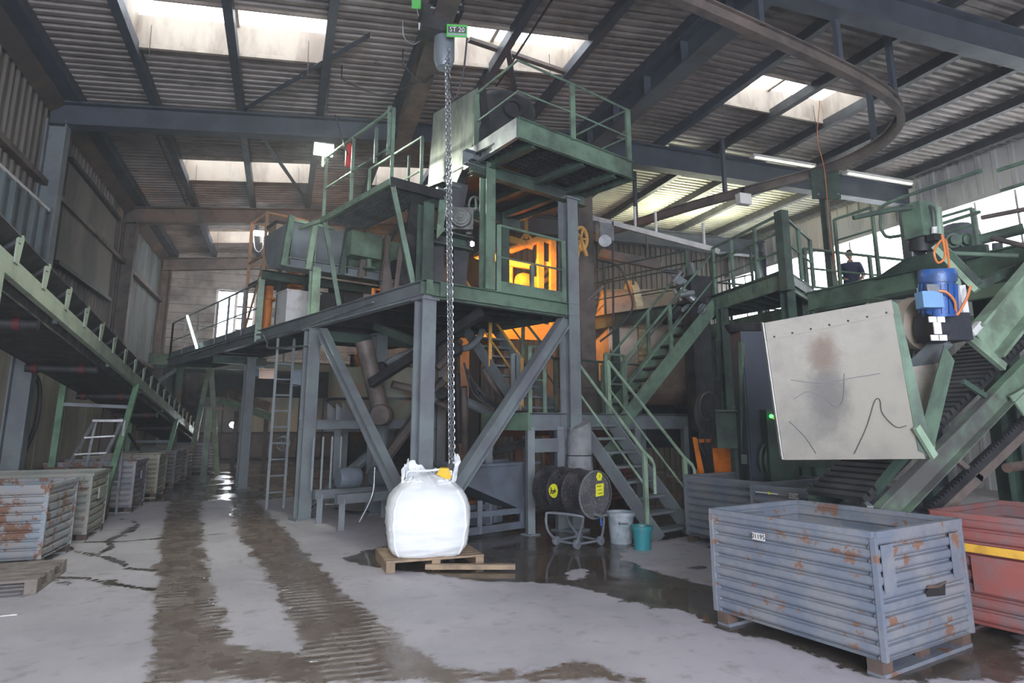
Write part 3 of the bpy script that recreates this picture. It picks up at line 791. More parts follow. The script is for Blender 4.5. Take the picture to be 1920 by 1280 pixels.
# ---- dust drum on the upper platform
dd = thing('dust_drum', 'dark round drum with ring hatch inside the top railing', 'drum', L(2.0, .5, UZ + .03))
MB().lathe(L(1.72, .62, UZ + .03), EZ, [(.0, 0), (.60, 0), (.60, 1.22), (.56, 1.32), (.36, 1.43), (.0, 1.46)], 28).make('shell', sooty, dd, True)
MB().lathe(L(1.52, .05, UZ + 1.0), -EY * .9 - EX * .3 , [(.0, .0), (.16, 0), (.16, .08), (.11, .08), (.11, .03), (0, .03)], 18).make('hatch_ring', sooty, dd, True)
MB().lathe(L(1.6, .62, UZ + 1.46), EZ, [(.3, 0), (.3, .04), (.26, .04), (.24, .0)], 20).make('lid_ring', browngrey, dd, True)
box('side_panel', dd, green, L(2.55, .7, UZ + .5), (.1, .6, .9), axes(EX))

# ---- gear motor with hand wheel
gmr = thing('gear_motor', 'round faced grey gear motor with spoked hand wheel behind the chain', 'motor', onq(862, 440, .2))
gc = onq(864, 410, .2); gn = (_C - gc); gn.z = 0; gn.normalize(); gs = EZ.cross(gn)
gbody = mat('grey_gearbox', (.17, .18, .165), .55, .2, (.09, .09, .085), .5, 6)
box('gearbox', gmr, gbody, gc - gn * .15, (.36, .36, .33), axes(gs))
MB().lathe(gc + gn * .03, gn, [(0, .09), (.03, .09), (.03, .07), (.06, .07), (.06, .05), (.09, .05), (.09, .07), (.105, .07), (.105, .04), (.14, .04), (.14, .0), (.16, 0), (.16, -.06)], 26).make('end_cover', gbody, gmr, True)
wc = onq(893, 392, .2); wn = (gs * .8 + gn * .6).normalized(); wa = wn.orthogonal().normalized(); wb_ = wn.cross(wa)
wh = MB().tube([wc + (wa * math.cos(a * .2618) + wb_ * math.sin(a * .2618)) * .185 for a in range(24)], .016, 8, True).make('hand_wheel', gbody, gmr, True)
for k in range(3): bar('spoke', wh, gbody, wc, wc + (wa * math.cos(k * 2.094) + wb_ * math.sin(k * 2.094)) * .185, .03, .015)
cyl('hub', wh, gbody, wc - wn * .16, wc + wn * .03, .03)
for dx in (-.12, .12): cyl('mounting_foot', gmr, gbody, gc + gs * dx - EZ * .2 - gn * .15, gc + gs * dx - EZ * .14 - gn * .15, .05)
tube('lifting_eye', gmr, gbody, [gc - gn * .15 + EZ * .19 + (gs * math.cos(a * .524) + EZ * math.sin(a * .524)) * .03 for a in range(12)], .008, 6, True)

# ---- trough end frame carrying the gear motor
tf = thing('bearing_frame', 'sooty frame of posts and plates carrying the gear motor at deck corner', 'frame', L(.6, .4, DZ))
bar('post', tf, green_dk, L(.05, .15, DZ), L(.05, .15, 4.55), .17, .17, 'I', up=EY)
bar('post', tf, sooty, L(.72, .28, DZ), L(.72, .28, 4.1), .20, .10)
bar('post', tf, sooty, L(.32, .30, DZ), L(.32, .30, 4.15), .22, .10)
bar('cross_head', tf, green_dk, L(.12, .2, 4.12), L(.84, .2, 4.12), .2, .2, 'C')
slab('bracket', tf, green_lt, [L(.16, .02, 4.05), L(.3, .02, 4.22), L(.16, .02, 4.26)], EY * .02)
for k, (p, w) in enumerate(((.12, .2), (.30, .2), (.50, .25))):
    slab('side_plate', tf, blackmud, [L(p, .9 + k * .12, 3.55), L(p + w, .9 + k * .12, 3.55), L(p + w + .1, .95 + k * .12, 4.85), L(p + .16, .95 + k * .12, 4.85)], EY * .04)
slab('back_sheet', tf, blackmud, [L(.55, 1.75, 3.5), L(1.4, 1.75, 3.5), L(1.4, 1.75, 4.8), L(.6, 1.75, 4.8)], EY * .03)
for k, q in enumerate((.95, 1.35)): slab('gusset', tf, browngrey, [L(.05, q, DZ), L(.3, q, DZ), L(.12, q, DZ + .75)], EY * .02)
bar('drive_belt_guard', tf, blackmud, L(.9, .45, 3.5), L(1.0, .45, 4.35), .05, .12)
# valves and pipes behind, on the deck
vv = thing('valve_pipes', 'bright orange bent valve pipes on the deck below the trough', 'pipes', L(.8, 2.6, DZ))
for q in (2.6, 2.9):
    tube('pipe', vv, orange, [L(.75, q, DZ + .05), L(.75, q, DZ + .42), L(1.05, q, DZ + .42), L(1.05, q, DZ + .2)], .045, 8)
ov = thing('outlet_pipes', 'two upright orange outlet pipes behind the white cabinet', 'pipes', L(.5, 6.3, DZ))
for p, h in ((.2, 1.0), (.75, 1.5)):
    cyl('pipe', ov, orange, L(p, 6.6, DZ), L(p, 6.6, DZ + h), .09); cyl('flange', ov, orange, L(p, 6.6, DZ + h * .7), L(p, 6.6, DZ + h * .7 + .05), .15)
# white cabinet on the deck edge
wcb = thing('white_cabinet', 'white sheet metal cabinet on the deck beside the light green post', 'cabinet', L(.45, 4.9, DZ))
box('body', wcb, white, L(.28, 5.1, DZ + .31), (.66, .5, .60), axes(EX)); box('lid', wcb, white, L(.28, 5.1, DZ + .625), (.70, .54, .03), axes(EX))
# chequered box behind trough top and orange screen
ob = thing('screen_housing', 'pale housing box with dark lid above the trough end', 'housing', L(.6, 6.4, 4.9))
box('body', ob, mat('buff_paint', (.50, .36, .25), .6, 0, (.36, .26, .19), .4, 3), L(.55, 6.3, 5.35), (.95, .5, .72), axes(EX)); box('lid', ob, sooty, L(.55, 6.3, 5.74), (1.0, .56, .06), axes(EX))
for k in range(2): tube('hose_loop', ob, browngrey, [L(.7 + k * .3, 6.1, 5.78) + EX * (.13 * math.cos(a * .5)) + EZ * (.1 * math.sin(a * .5)) for a in range(7)], .035, 6)
bar('leg', ob, sooty, L(.3, 6.3, DZ), L(.3, 6.3, 5.0), .08); bar('leg', ob, sooty, L(.9, 6.3, DZ), L(.9, 6.3, 5.0), .08)
# ================================================================== THINGS ON THE FLOOR
# ---- corrugated steel crates
def crate_mat(name, c1, c2, rust_a=.2):
    return mat(name, c1, .6, .15, c2, .55, 3.2, (.24, .13, .085), rust_a, 4.5)
cm_blue = crate_mat('scuffed_blue_crate', (.175, .205, .255), (.265, .27, .285), .46)
cm_blue2 = crate_mat('dusty_blue_crate', (.18, .205, .25), (.25, .25, .265), .34)
cm_red = crate_mat('faded_red_crate', (.33, .10, .085), (.21, .155, .155), .1)
cm_rusty = crate_mat('rusty_blue_crate', (.30, .34, .38), (.36, .34, .33), .62)
cm_olive = crate_mat('olive_grey_crate', (.30, .32, .28), (.37, .35, .31), .42)
cm_brown = crate_mat('brown_blue_crate', (.24, .25, .28), (.36, .34, .33), .55)
cm_tan = crate_mat('tan_crate', (.36, .34, .26), (.42, .39, .33), .36)
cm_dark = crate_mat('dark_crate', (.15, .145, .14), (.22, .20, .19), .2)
rust_foot = mat('rusty_foot', (.135, .085, .065), .7, 0, (.085, .065, .055), .5, 8)
def crate(name, label, c, rz, lx, ly, H, m, bands=9, group=None, foot=.10, frame_ends=True):
    "open crate: long side along local y, base centre c"
    t = thing(name, label, 'crate', (c[0], c[1], 0), group)
    R = Matrix.Rotation(rz, 3, 'Z'); o = V((c[0], c[1], 0))
    W = lambda x, y, z: o + R @ V((x, y, z))
    z0, z1 = foot, H - .035; bh = (z1 - z0) / bands
    pr = []
    for i in range(bands):
        a = z0 + i * bh
        pr += [(a, .004), (a + .006, -.020), (a + .016, -.020), (a + .034, .002), (a + bh * .55, .007), (a + bh - .004, .007)]
    pr.append((z1, 0))
    def panel(A, B, nrm, nm):
        b = MB(); k = len(pr)
        for P in (A, B):
            for z, off in pr: b.v.append(tuple(W(P[0] + nrm[0] * off, P[1] + nrm[1] * off, z)))
        for z, off in pr: b.v.append(tuple(W(A[0] - nrm[0] * (.035 - off * .6), A[1] - nrm[1] * (.035 - off * .6), z)))
        for z, off in pr: b.v.append(tuple(W(B[0] - nrm[0] * (.035 - off * .6), B[1] - nrm[1] * (.035 - off * .6), z)))
        for i in range(k - 1):
            b.f += [(i, k + i, k + i + 1, i + 1), (2 * k + i, 2 * k + i + 1, 3 * k + i + 1, 3 * k + i), (i, i + 1, 2 * k + i + 1, 2 * k + i), (k + i, 3 * k + i, 3 * k + i + 1, k + i + 1)]
        b.f += [(0, 2 * k, 3 * k, k), (k - 1, 2 * k - 1, 4 * k - 1, 3 * k - 1)]
        return b.make(nm, m, t)
    a, b_ = lx / 2, ly / 2
    panel((-a, -b_), (-a, b_), (-1, 0), 'long_side'); panel((a, -b_), (a, b_), (1, 0), 'long_side')
    panel((-a, -b_), (a, -b_), (0, -1), 'end_side'); panel((-a, b_), (a, b_), (0, 1), 'end_side')
    for A, B in (((-a, -b_), (-a, b_)), ((a, -b_), (a, b_)), ((-a, -b_), (a, -b_)), ((-a, b_), (a, b_))):
        bar('rim', t, m, W(*A, H - .02), W(*B, H - .02), .045, .04)
    for sx_ in (-1, 1):
        for sy_ in (-1, 1): bar('corner_post', t, m, W(sx_ * (a - .004), sy_ * (b_ - .004), z0), W(sx_ * (a - .004), sy_ * (b_ - .004), z1), .034, .034, up=R @ V((1, 0, 0)))
    slab('floor_plate', t, m, [W(-a + .02, -b_ + .02, foot + .01), W(a - .02, -b_ + .02, foot + .01), W(a - .02, b_ - .02, foot + .01), W(-a + .02, b_ - .02, foot + .01)], (0, 0, .02))
    for y in (-b_ + .07, b_ - .07):
        s = bar('skid', t, m, W(-a, y, .012), W(a, y, .012), .12, .024)
        for x in (-a + .05, 0, a - .05): bar('foot', s, rust_foot, W(x, y, .02), W(x, y, foot), .10 if x else .04, .12, 'C' if x else 'box', up=R @ V((1, 0, 0)))
    return t, W
bc, W = crate('steel_crate', 'open scuffed blue corrugated crate with white number plate, nearest in front', (4.13, 4.15), math.radians(12), 1.14, 1.36, .89, cm_blue, 9)
def plate_no(t, W, lx, y, z, txt, w=.115, h=.052):
    p = slab('number_plate', t, white, [W(-lx / 2 - .026, y + w / 2, z - h / 2), W(-lx / 2 - .026, y - w / 2, z - h / 2), W(-lx / 2 - .026, y - w / 2, z + h / 2), W(-lx / 2 - .026, y + w / 2, z + h / 2)], W(-.004, 0, 0) - W(0, 0, 0), label='white plate with black number')
    text('number', p, ink, txt, W(-lx / 2 - .031, y, z), W(0, -1, 0) - W(0, 0, 0), EZ, h * .95)
plate_no(bc, W, 1.14, .20, .735, '01195')
# door frame and torn hole on the right-hand end
for x in (-.45, .45): slab('frame_strip', bc, cm_blue, [W(x - .07, -.690, .50), W(x + .07, -.690, .50), W(x + .07, -.690, .80), W(x - .07, -.690, .80)], W(0, -.006, 0) - W(0, 0, 0))
slab('torn_hole', bc, ink, [W(-.02, -.694, .42), W(.22, -.694, .40), W(.24, -.694, .48), W(.18, -.694, .455), W(.02, -.694, .47), W(-.03, -.694, .455)], W(0, -.002, 0) - W(0, 0, 0), label='dark torn hole')
slab('torn_lip', bc, rust_foot, [W(-.02, -.695, .475), W(.12, -.70, .462), W(.24, -.695, .478), W(.25, -.70, .492), W(.1, -.70, .484), W(.0, -.70, .494)], W(0, -.006, 0) - W(0, 0, 0), label='rusty torn lip')
box('hooked_tab', bc, cm_blue, W(-.12, .60, .82), (.16, .10, .03), Matrix.Rotation(math.radians(12), 3, 'Z'))
rc, W = crate('steel_crate', 'open faded red corrugated crate with yellow stripe behind the blue one', (5.74, 3.42), math.radians(12), 1.2, 1.36, .90, cm_red, 8)
slab('yellow_stripe', rc, yel_p, [W(-.626, .66, .62), W(-.626, -.66, .62), W(-.626, -.66, .68), W(-.626, .66, .68)], W(-.005, 0, 0) - W(0, 0, 0), label='yellow stripe')
slab('door_sheet', rc, cm_red, [W(-.624, .42, .34), W(-.624, -.66, .34), W(-.624, -.66, .60), W(-.624, .42, .60)], W(-.008, 0, 0) - W(0, 0, 0))
box('small_plate', rc, white, W(-.63, .50, .79), (.006, .07, .03), Matrix.Rotation(math.radians(12), 3, 'Z'))
c2, W = crate('steel_crate', 'dusty blue crate holding rods with number plate under the grey hood', (5.98, 5.85), math.radians(12), 1.2, 1.36, .88, cm_blue2, 8)
plate_no(c2, W, 1.2, .11, .80, '02258', .12, .055)
slab('lettering_strip', c2, white, [W(-.628, .60, .795), W(-.628, .30, .795), W(-.628, .30, .808), W(-.628, .60, .808)], W(-.003, 0, 0) - W(0, 0, 0), label='faint white lettering strip')
MB().cyl(W(-.625, .42, .802), W(-.634, .42, .802), .016).make('yellow_dot', yellow, c2)
c3, W3 = crate('steel_crate', 'grey blue crate beside the green stair foot, behind the numbered crate', (6.02, 7.28), math.radians(12), 1.2, 1.3, .88, cm_blue2, 8)
for i in range(7):
    a = W(random.uniform(-.5, .2), random.uniform(-.5, .1), .80 + .014 * i); b2 = W(random.uniform(-.1, .5), random.uniform(.0, .55), .80 + .014 * i)
    tag(MB().cyl(a, b2, .012, n=8).make('steel_rod', [browngrey, wood_g, sooty][i % 3], None, True), 'thin steel rod lying across the number plate crate', 'rod', 'rods lying on the numbered crate')
lx0 = -2.40
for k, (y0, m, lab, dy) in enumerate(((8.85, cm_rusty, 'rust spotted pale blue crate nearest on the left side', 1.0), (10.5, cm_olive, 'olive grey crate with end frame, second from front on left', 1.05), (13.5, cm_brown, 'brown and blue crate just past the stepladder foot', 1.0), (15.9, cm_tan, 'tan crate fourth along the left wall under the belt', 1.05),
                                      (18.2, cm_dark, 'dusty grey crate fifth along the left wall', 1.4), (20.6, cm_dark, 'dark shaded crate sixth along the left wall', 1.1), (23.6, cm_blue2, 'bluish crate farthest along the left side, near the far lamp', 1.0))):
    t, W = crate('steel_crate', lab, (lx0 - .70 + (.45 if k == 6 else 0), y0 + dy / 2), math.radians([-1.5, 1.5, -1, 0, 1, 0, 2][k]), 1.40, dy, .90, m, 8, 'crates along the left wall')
    if k == 1: box('end_frame', t, m, W(.725, .05, .60), (.02, .30, .16))
    if k == 2: box('end_frame', t, m, W(.725, .1, .64), (.02, .34, .14))
t, W = crate('steel_crate', 'low rusty brown crate against the wall behind the stepladder', (-3.12, 12.35), 0, 1.0, .9, .86, mat('rusty_brown_crate', (.16, .09, .06), .7, 0, (.10, .07, .055), .5, 4), 8)

# ---- pallets
def pallet(label, c, rz, lx, ly, m, group=None, three=True, nb=7):
    t = thing('wooden_pallet', label, 'pallet', (c[0], c[1], 0), group); R = Matrix.Rotation(rz, 3, 'Z'); o = V((c[0], c[1], 0)); W = lambda x, y, z: o + R @ V((x, y, z))
    bl = None
    for x in (-lx / 2 + .05, 0, lx / 2 - .05):
        if three: bar('stringer', t, m, W(x, -ly / 2, .052), W(x, ly / 2, .052), .095, .10)
        else:
            bar('bottom_board', t, m, W(x, -ly / 2, .011), W(x, ly / 2, .011), .10, .022)
            for y in (-ly / 2 + .07, 0, ly / 2 - .07): box('block', t, m, W(x, y, .066), (.10, .14, .088), R)
    for i in range(nb):
        y = -ly / 2 + .05 + (ly - .1) * i / (nb - 1)
        box('board', t, m, W(0, y, .115 if three else .121), (lx, .105 if i in (0, nb - 1) else random.uniform(.085, .11), .022), R @ Matrix.Rotation(random.uniform(-.006, .006), 3, 'Z'))
    return t
pallet('worn wooden pallet carrying the white bulk bag', (1.715, 7.71), math.radians(.5), 1.10, .80, wood)
pallet('weathered wooden pallet lying before the nearest left crate', (-2.66, 8.08), math.radians(1), 1.16, .98, wood_g, None, False, 6)
pk = MB().box((2.06, 7.14, .045), (.98, .075, .05), Matrix.Rotation(math.radians(-19.5), 3, 'Z')).make('timber_batten', wood, None, loc=(2.06, 7.14, 0))
tag(pk, 'loose timber batten on the wet floor before the pallet', 'batten')
st = tag(MB().bar(gz(-40, 1160) + EZ * .006, gz(32, 1153) + EZ * .006, .016, .008).make('white_strip', white, None, loc=gz(0, 1156)), 'thin white strip lying on the concrete at far left', 'strip')

# ---- white bulk bag
bagm = mat('white_woven_bag', (.92, .94, .95), .55, 0, (.86, .89, .92), .3, 5, bump=.25, bs=90)
bb = thing('bulk_bag', 'bulging white woven bulk bag standing on the pallet under the chain', 'bag', (1.68, 7.66, .126))
def bag_pt(th, f, out=0.):
    zs = ((0, .365), (.03, .395), (.12, .44), (.35, .47), (.58, .472), (.72, .445), (.82, .39), (.90, .30), (.96, .19), (1.0, .07))
    for (a, ra), (b, rb) in zip(zs[:-1], zs[1:]):
        if a <= f <= b: r = ra + (rb - ra) * (f - a) / (b - a); break
    c, s = math.cos(th), math.sin(th); n = 4.5 - 2.3 * max(0, f - .55) / .45
    k = (abs(c) ** n + abs(s) ** n) ** (-1 / n)
    ed = abs(math.sin(2 * th)) ** 3 if f < .8 else .3
    w = .007 * noise.noise(V((c * 2.2, s * 2.2, f * 26))) + .012 * noise.noise(V((c * 3, s * 3, f * 9 + 4)))
    if f > .86: w += .03 * noise.noise(V((c * 5, s * 5, f * 6)))
    rr = r * k + w + out
    p = Matrix.Rotation(math.radians(-7), 3, 'Z') @ V((c * rr * 1.0, s * rr * .88, 0))
    return V((1.68, 7.66, .128)) + p + EZ * (f * .86 + (.012 * noise.noise(V((c * 2, s * 2, 9))) if f > .3 else 0))
def bag_mesh():
    nt_, nf = 96, 70; b = MB()
    for j in range(nf + 1):
        f = j / nf
        for i in range(nt_): b.v.append(tuple(bag_pt(2 * math.pi * i / nt_, f)))
    for j in range(nf):
        for i in range(nt_): b.f.append((j * nt_ + i, j * nt_ + (i + 1) % nt_, (j + 1) * nt_ + (i + 1) % nt_, (j + 1) * nt_ + i))
    b.f += [tuple(range(nt_ - 1, -1, -1)), tuple(range(nf * nt_, nf * nt_ + nt_))]
    return b
bag_mesh().make('bag_body', bagm, bb, True)
for th in (-.80, -2.34, .80, 2.34):                                   # corner seams
    MB().tube([bag_pt(th, .02 + .8 * i / 26, .004) for i in range(27)], .010, 6).make('seam', bagm, bb, True)
MB().add([tuple(bag_pt(-.60 + dx, .01 + .80 * i / 24, .006)) for i in range(25) for dx in (0, .10)], [(2 * i, 2 * i + 1, 2 * i + 3, 2 * i + 2) for i in range(24)]).make('webbing_strap', bagm, bb, True)
def ruffle(th0, th1, h, name, seed, lean=.02):
    b = MB(); n, m_ = 26, 9
    for j in range(m_ + 1):
        for i in range(n + 1):
            th = th0 + (th1 - th0) * i / n; e = max(0., math.sin(math.pi * i / n)) ** .5
            p = bag_pt(th, .90)
            g = V((p.x - 1.68, p.y - 7.66, 0)).normalized(); zz = j / m_
            p = p + EZ * (h * zz * e * (1 + .5 * noise.noise(V((i * .33, seed, 0))))) - g * (lean * zz) + g * (.045 * noise.noise(V((i * .45, j * .4, seed)))) * (.4 + zz)
            b.v.append(tuple(p))
    for j in range(m_):
        for i in range(n): b.f.append((j * (n + 1) + i, j * (n + 1) + i + 1, (j + 1) * (n + 1) + i + 1, (j + 1) * (n + 1) + i))
    o = b.make(name, bagm, bb, True); mo = o.modifiers.new('t', 'SOLIDIFY'); mo.thickness = .008
    return o
ruffle(1.2, 3.5, .22, 'gathered_collar', 3.1); ruffle(3.2, 4.55, .07, 'gathered_collar', 8.2, .05)
ruffle(-.6, .8, .30, 'upright_flap', 5.7, -.03); ruffle(-1.5, -.5, .05, 'gathered_collar', 1.7, .06); ruffle(.6, 1.6, .12, 'gathered_collar', 2.2, .05)
for th in (1.9, 2.8, -.2): 
    a = bag_pt(th, .93); tube('lifting_loop', bb, bagm, smoothpath([a, a + V((.02, -.02, .09)), (a + V((1.93, 7.6, 1.13))) / 2, V((1.93, 7.62, 1.06))], 5), .014, 6)

# ---- chain hoist
hz = V((1.76, 7.55, 6.25))
hoist = thing('chain_hoist', 'electric chain hoist with green label on ceiling rail above the bag', 'hoist', hz + EZ * .75)
green_b = mat('bright_green_paint', (.03, .42, .03), .45, bump=0); hg = mat('hoist_grey', (.22, .25, .28), .4, .2)
box('trolley', hoist, sooty, dep(838, 12, 8.6), (.40, .30, .24)); box('motor_body', hoist, sooty, dep(812, 45, 8.6), (.34, .34, .34))
for (u0, v0, u1, v1) in ((815, 2, 866, 9), (808, 14, 861, 23)): cyl('tie_bolt', hoist, galv, dep(u0, v0, 8.45), dep(u1, v1, 8.45), .022)
cb = dep(833, 92, 8.62)
MB().lathe(cb + EZ * .30, -EZ, [(0, 0), (.12, .0), (.14, .06), (.14, .46), (.10, .58), (0, .6)], 18).make('chain_bin', hg, hoist, True)
lb = dep(857, 58, 8.4); fdir = (_C - lb).normalized(); sx = fdir.cross(EZ).normalized() * -1
Rl = Matrix((sx, fdir, sx.cross(fdir))).transposed(); lup = sx.cross(fdir); lup = lup if lup.z > 0 else -lup
g1 = box('label_box', hoist, green_b, lb, (.27, .10, .155), Rl)
p1 = box('label_panel', g1, sooty, lb + fdir * .052 + lup * .015, (.23, .006, .075), Rl); box('label_strip', g1, hg, lb + fdir * .052 - lup * .042, (.23, .006, .022), Rl)
text('lettering', p1, white, 'ST 20', lb + fdir * .0565 + lup * .015, lup.cross(fdir), lup, .085)
box('limit_switch', hoist, white, dep(797, 50, 8.6), (.17, .08, .09), Rl); box('end_stop', hoist, green_b, dep(781, 6, 8.7), (.12, .1, .14), Rl)
tube('control_cable', hoist, rubber, smoothpath([dep(876, 70, 8.4), dep(872, 110, 8.4), dep(868, 140, 8.4), dep(857, 178, 8.4), dep(848, 182, 8.4), dep(843, 150, 8.4), dep(840, 138, 8.4)], 6), .012, 6)
tube('control_cable', hoist, galv, smoothpath([dep(755, 40, 8.7), dep(758, 70, 8.7), dep(775, 83, 8.7), dep(795, 70, 8.7)], 6), .010, 6)
tube('control_cable', hoist, galv, smoothpath([dep(782, 16, 8.7), dep(786, 32, 8.7), dep(800, 42, 8.7), dep(808, 38, 8.7)], 6), .008, 6)
# the two falls of chain
chm = mat('zinc_chain', (.48, .50, .52), .35, .85, (.35, .36, .38), .4, 20, bump=0)
chain = thing('lifting_chain', 'long double fall of steel chain hanging down to the white bag', 'chain', (1.93, 7.58, 1.03))
b = MB(); n1, n2, rl_, rw, rt_ = 12, 5, .031, .017, .0068
for i in range(n1):
    a = 2 * math.pi * i / n1
    c = V((math.copysign(abs(math.cos(a)) ** .8, math.cos(a)) * rw, 0, math.sin(a) * rl_)); nx = V((math.cos(a), 0, math.sin(a)))
    for k in range(n2):
        q = 2 * math.pi * k / n2; b.v.append(tuple(c + nx * (rt_ * math.cos(q)) + V((0, rt_ * math.sin(q), 0))))
for i in range(n1):
    for k in range(n2): b.f.append((i * n2 + k, i * n2 + (k + 1) % n2, ((i + 1) % n1) * n2 + (k + 1) % n2, ((i + 1) % n1) * n2 + k))
link0 = None
top, bot = V((1.775, 7.56, 6.45)), V((1.945, 7.60, 1.10))
for s_, (ta, ba) in enumerate(((top + _rt * -.012, bot + _rt * -.016), (top + _rt * .024, bot + _rt * .026))):
    N = 116 if s_ == 0 else 115
    for i in range(N):
        p = ta.lerp(ba, (i + .5) / N); R = Matrix.Rotation(math.radians(35 if i % 2 else -50) + s_, 3, 'Z')
        if link0 is None:
            link0 = b.make('chain_link', chm, chain, True, loc=p); link0.data.transform(Matrix.Translation(p)); link0.rotation_euler = R.to_euler()
        else: share(link0, chain, p, R)
hk = thing('lifting_hook', 'dark hook block with yellow clip gripping the bag loops', 'hook', bot - EZ * .12)
MB().box(bot - EZ * .05, (.09, .05, .12), axes(_rt)).make('hook_block', sooty, hk); 
tube('hook', hk, sooty, smoothpath([bot - EZ * .10, bot + V((.05, 0, -.13)), bot + V((.03, 0, -.19)), bot + V((-.03, 0, -.19)), bot + V((-.06, 0, -.15))], 4), .016, 8)
slab('yellow_clip', hk, mat('yellow_clip', (.85, .52, .01), .5, bump=0), [bot - _rt * .17 - EZ * .10, bot - _rt * .05 - EZ * .16, bot + _rt * .01 - EZ * .14, bot - _rt * .03 - EZ * .03, bot - _rt * .13 - EZ * .03], -_fw * .05)

# ---- oil drum on a tilting stand
od = thing('oil_drum', 'speckled black steel drum with yellow stickers lying on the stand', 'drum', (3.64, 7.9, .42))
drm = mat('speckled_black_drum', (.040, .038, .042), .33, .3, (.10, .09, .095), .3, 4, (.42, .38, .36), .33, 48, bump=.1)
lidm = mat('dusty_drum_lid', (.085, .085, .09), .55, .2, (.14, .135, .135), .5, 5, (.42, .38, .35), .42, 42)
e1, e0 = dep(1117, 927, 8.05), dep(1028, 913, 8.72); ax = (e1 - e0).normalized(); DL = (e1 - e0).length; dr = .292
MB().lathe(e0, ax, [(0, .02), (dr - .015, .02), (dr - .012, 0), (dr, 0), (dr, .02), (dr - .006, .03), (dr - .006, DL * .33 - .02), (dr + .008, DL * .33), (dr - .006, DL * .33 + .02), (dr - .006, DL * .64 - .02), (dr + .008, DL * .64), (dr - .006, DL * .64 + .02), (dr - .006, DL - .03), (dr, DL - .02), (dr, DL), (dr - .012, DL), (dr - .015, DL - .02), (0, DL - .02)], 40).make('barrel', drm, od, True)
cyl('lid', od, lidm, e1 - ax * .03, e1 - ax * .0185, dr - .014, n=40); MB().lathe(e1, ax, [(dr - .012, -.012), (dr + .004, -.012), (dr + .006, .0), (dr - .012, .003)], 40).make('rolled_rim', galv, od, True)
sd_ = EZ.cross(ax).normalized(); uu = ax.cross(sd_); fc_ = e1 - ax * .018
pan = MB().slab([fc_ + sd_ * a + uu * b_ for a, b_ in ((.02, -.03), (.165, -.02), (.165, .13), (.02, .12))], ax * .003).make('hazard_label', yellow, od, label='yellow rectangular label')
for i in range(3): slab('print_line', pan, [ink, galv, ink][i], [fc_ + ax * .0032 + sd_ * a + uu * b_ for a, b_ in ((.04 + i * .01, .09 - i * .045), (.12 + i * .012, .094 - i * .045), (.12 + i * .012, .102 - i * .045), (.04 + i * .01, .098 - i * .045))], ax * .001)
hx = MB().slab([fc_ + sd_ * (.085 + .058 * math.cos(a * 1.047)) + uu * (.215 + .058 * math.sin(a * 1.047)) for a in range(6)], ax * .003).make('hex_sticker', yellow, od, label='small yellow hexagon sticker')
text('sticker_mark', hx, ink, '3', fc_ + ax * .0045 + sd_ * .085 + uu * .215, sd_, uu, .05)
tv = (_C - e0); tv = (tv - ax * tv.dot(ax)).normalized(); tv = (tv - EZ * .12).normalized()
side = ax.cross(tv).normalized()
def on_barrel(s, ang, out=.0): 
    d_ = tv * math.cos(ang) + side * math.sin(ang); return e0 + ax * s + d_ * (dr + out)
bs_ = MB(); nn = 20
bs_.v = [tuple(on_barrel(DL * .47, 0, .0045))] + [tuple(on_barrel(DL * .47 + .085 * math.cos(2 * math.pi * k / nn), .30 * math.sin(2 * math.pi * k / nn), .0045)) for k in range(nn)]
bs_.f = [(0, k + 1, (k + 1) % nn + 1) for k in range(nn)]
rs_ = bs_.make('round_sticker', yellow, od, label='round yellow sticker with a black branching arrow')
for (s0, a0, s1, a1) in ((-.05, 0, .05, 0), (.05, 0, .02, .08), (.05, 0, .02, -.08), (-.02, 0, -.05, .13), (-.02, 0, -.05, -.13), (.015, 0, -.015, .13)):
    tube('printed_arrow', rs_, ink, [on_barrel(DL * .47 + s0, a0, .007), on_barrel(DL * .47 + s1, a1, .007)], .006, 5)
cyl('tap', od, galv, e1 - uu * .24 + ax * -.02, e1 - uu * .25 + ax * .10, .02); cyl('tap_spout', od, galv, e1 - uu * .25 + ax * .06, e1 - uu * .25 + ax * .07 + sd_ * .17, .016)
bar('tap_lever', od, mat('blue_lever', (.03, .10, .4), .5), e1 - uu * .26 + ax * .08, e1 - uu * .36 + ax * .09, .02, .012)
ds = thing('drum_stand', 'grey tubular drum stand on four small wheels', 'stand', (3.8, 8.1, 0))
W4 = [V((3.53, 8.18, .06)), V((3.67, 7.84, .06)), V((4.08, 7.98, .06)), V((3.95, 8.38, .06))]
stm = mat('grey_blue_tube', (.27, .29, .33), .5, .3, (.18, .18, .19), .4, 6)
for a, b2 in ((0, 1), (1, 2), (2, 3), (3, 0)): tube('base_tube', ds, stm, [W4[a], W4[b2]], .016)
for i, w_ in enumerate(W4):
    whl = cyl('wheel', ds, stm, w_ + V((0, 0, 0)) - sd_ * .03 * 0 - ax * .018, w_ + ax * .018, .058, n=20); cyl('hub', whl, galv, w_ - ax * .024, w_ + ax * .024, .02)
zt = .44
tube('cradle_frame', ds, stm, smoothpath([W4[0], V((3.36, 8.06, .22)), V((3.33, 8.03, zt - .04)), V((3.37, 7.99, zt)), V((3.60, 7.62, zt)), V((3.66, 7.62, zt - .05)), V((3.68, 7.78, .2)), W4[1]], 5), .017)
tube('cradle_frame', ds, stm, smoothpath([W4[3], V((3.78, 8.30, .25)), V((3.72, 8.25, zt - .05)), V((3.76, 8.2, zt)), V((4.02, 7.86, zt)), V((4.07, 7.86, zt - .06)), V((4.09, 7.92, .2)), W4[2]], 5), .017)
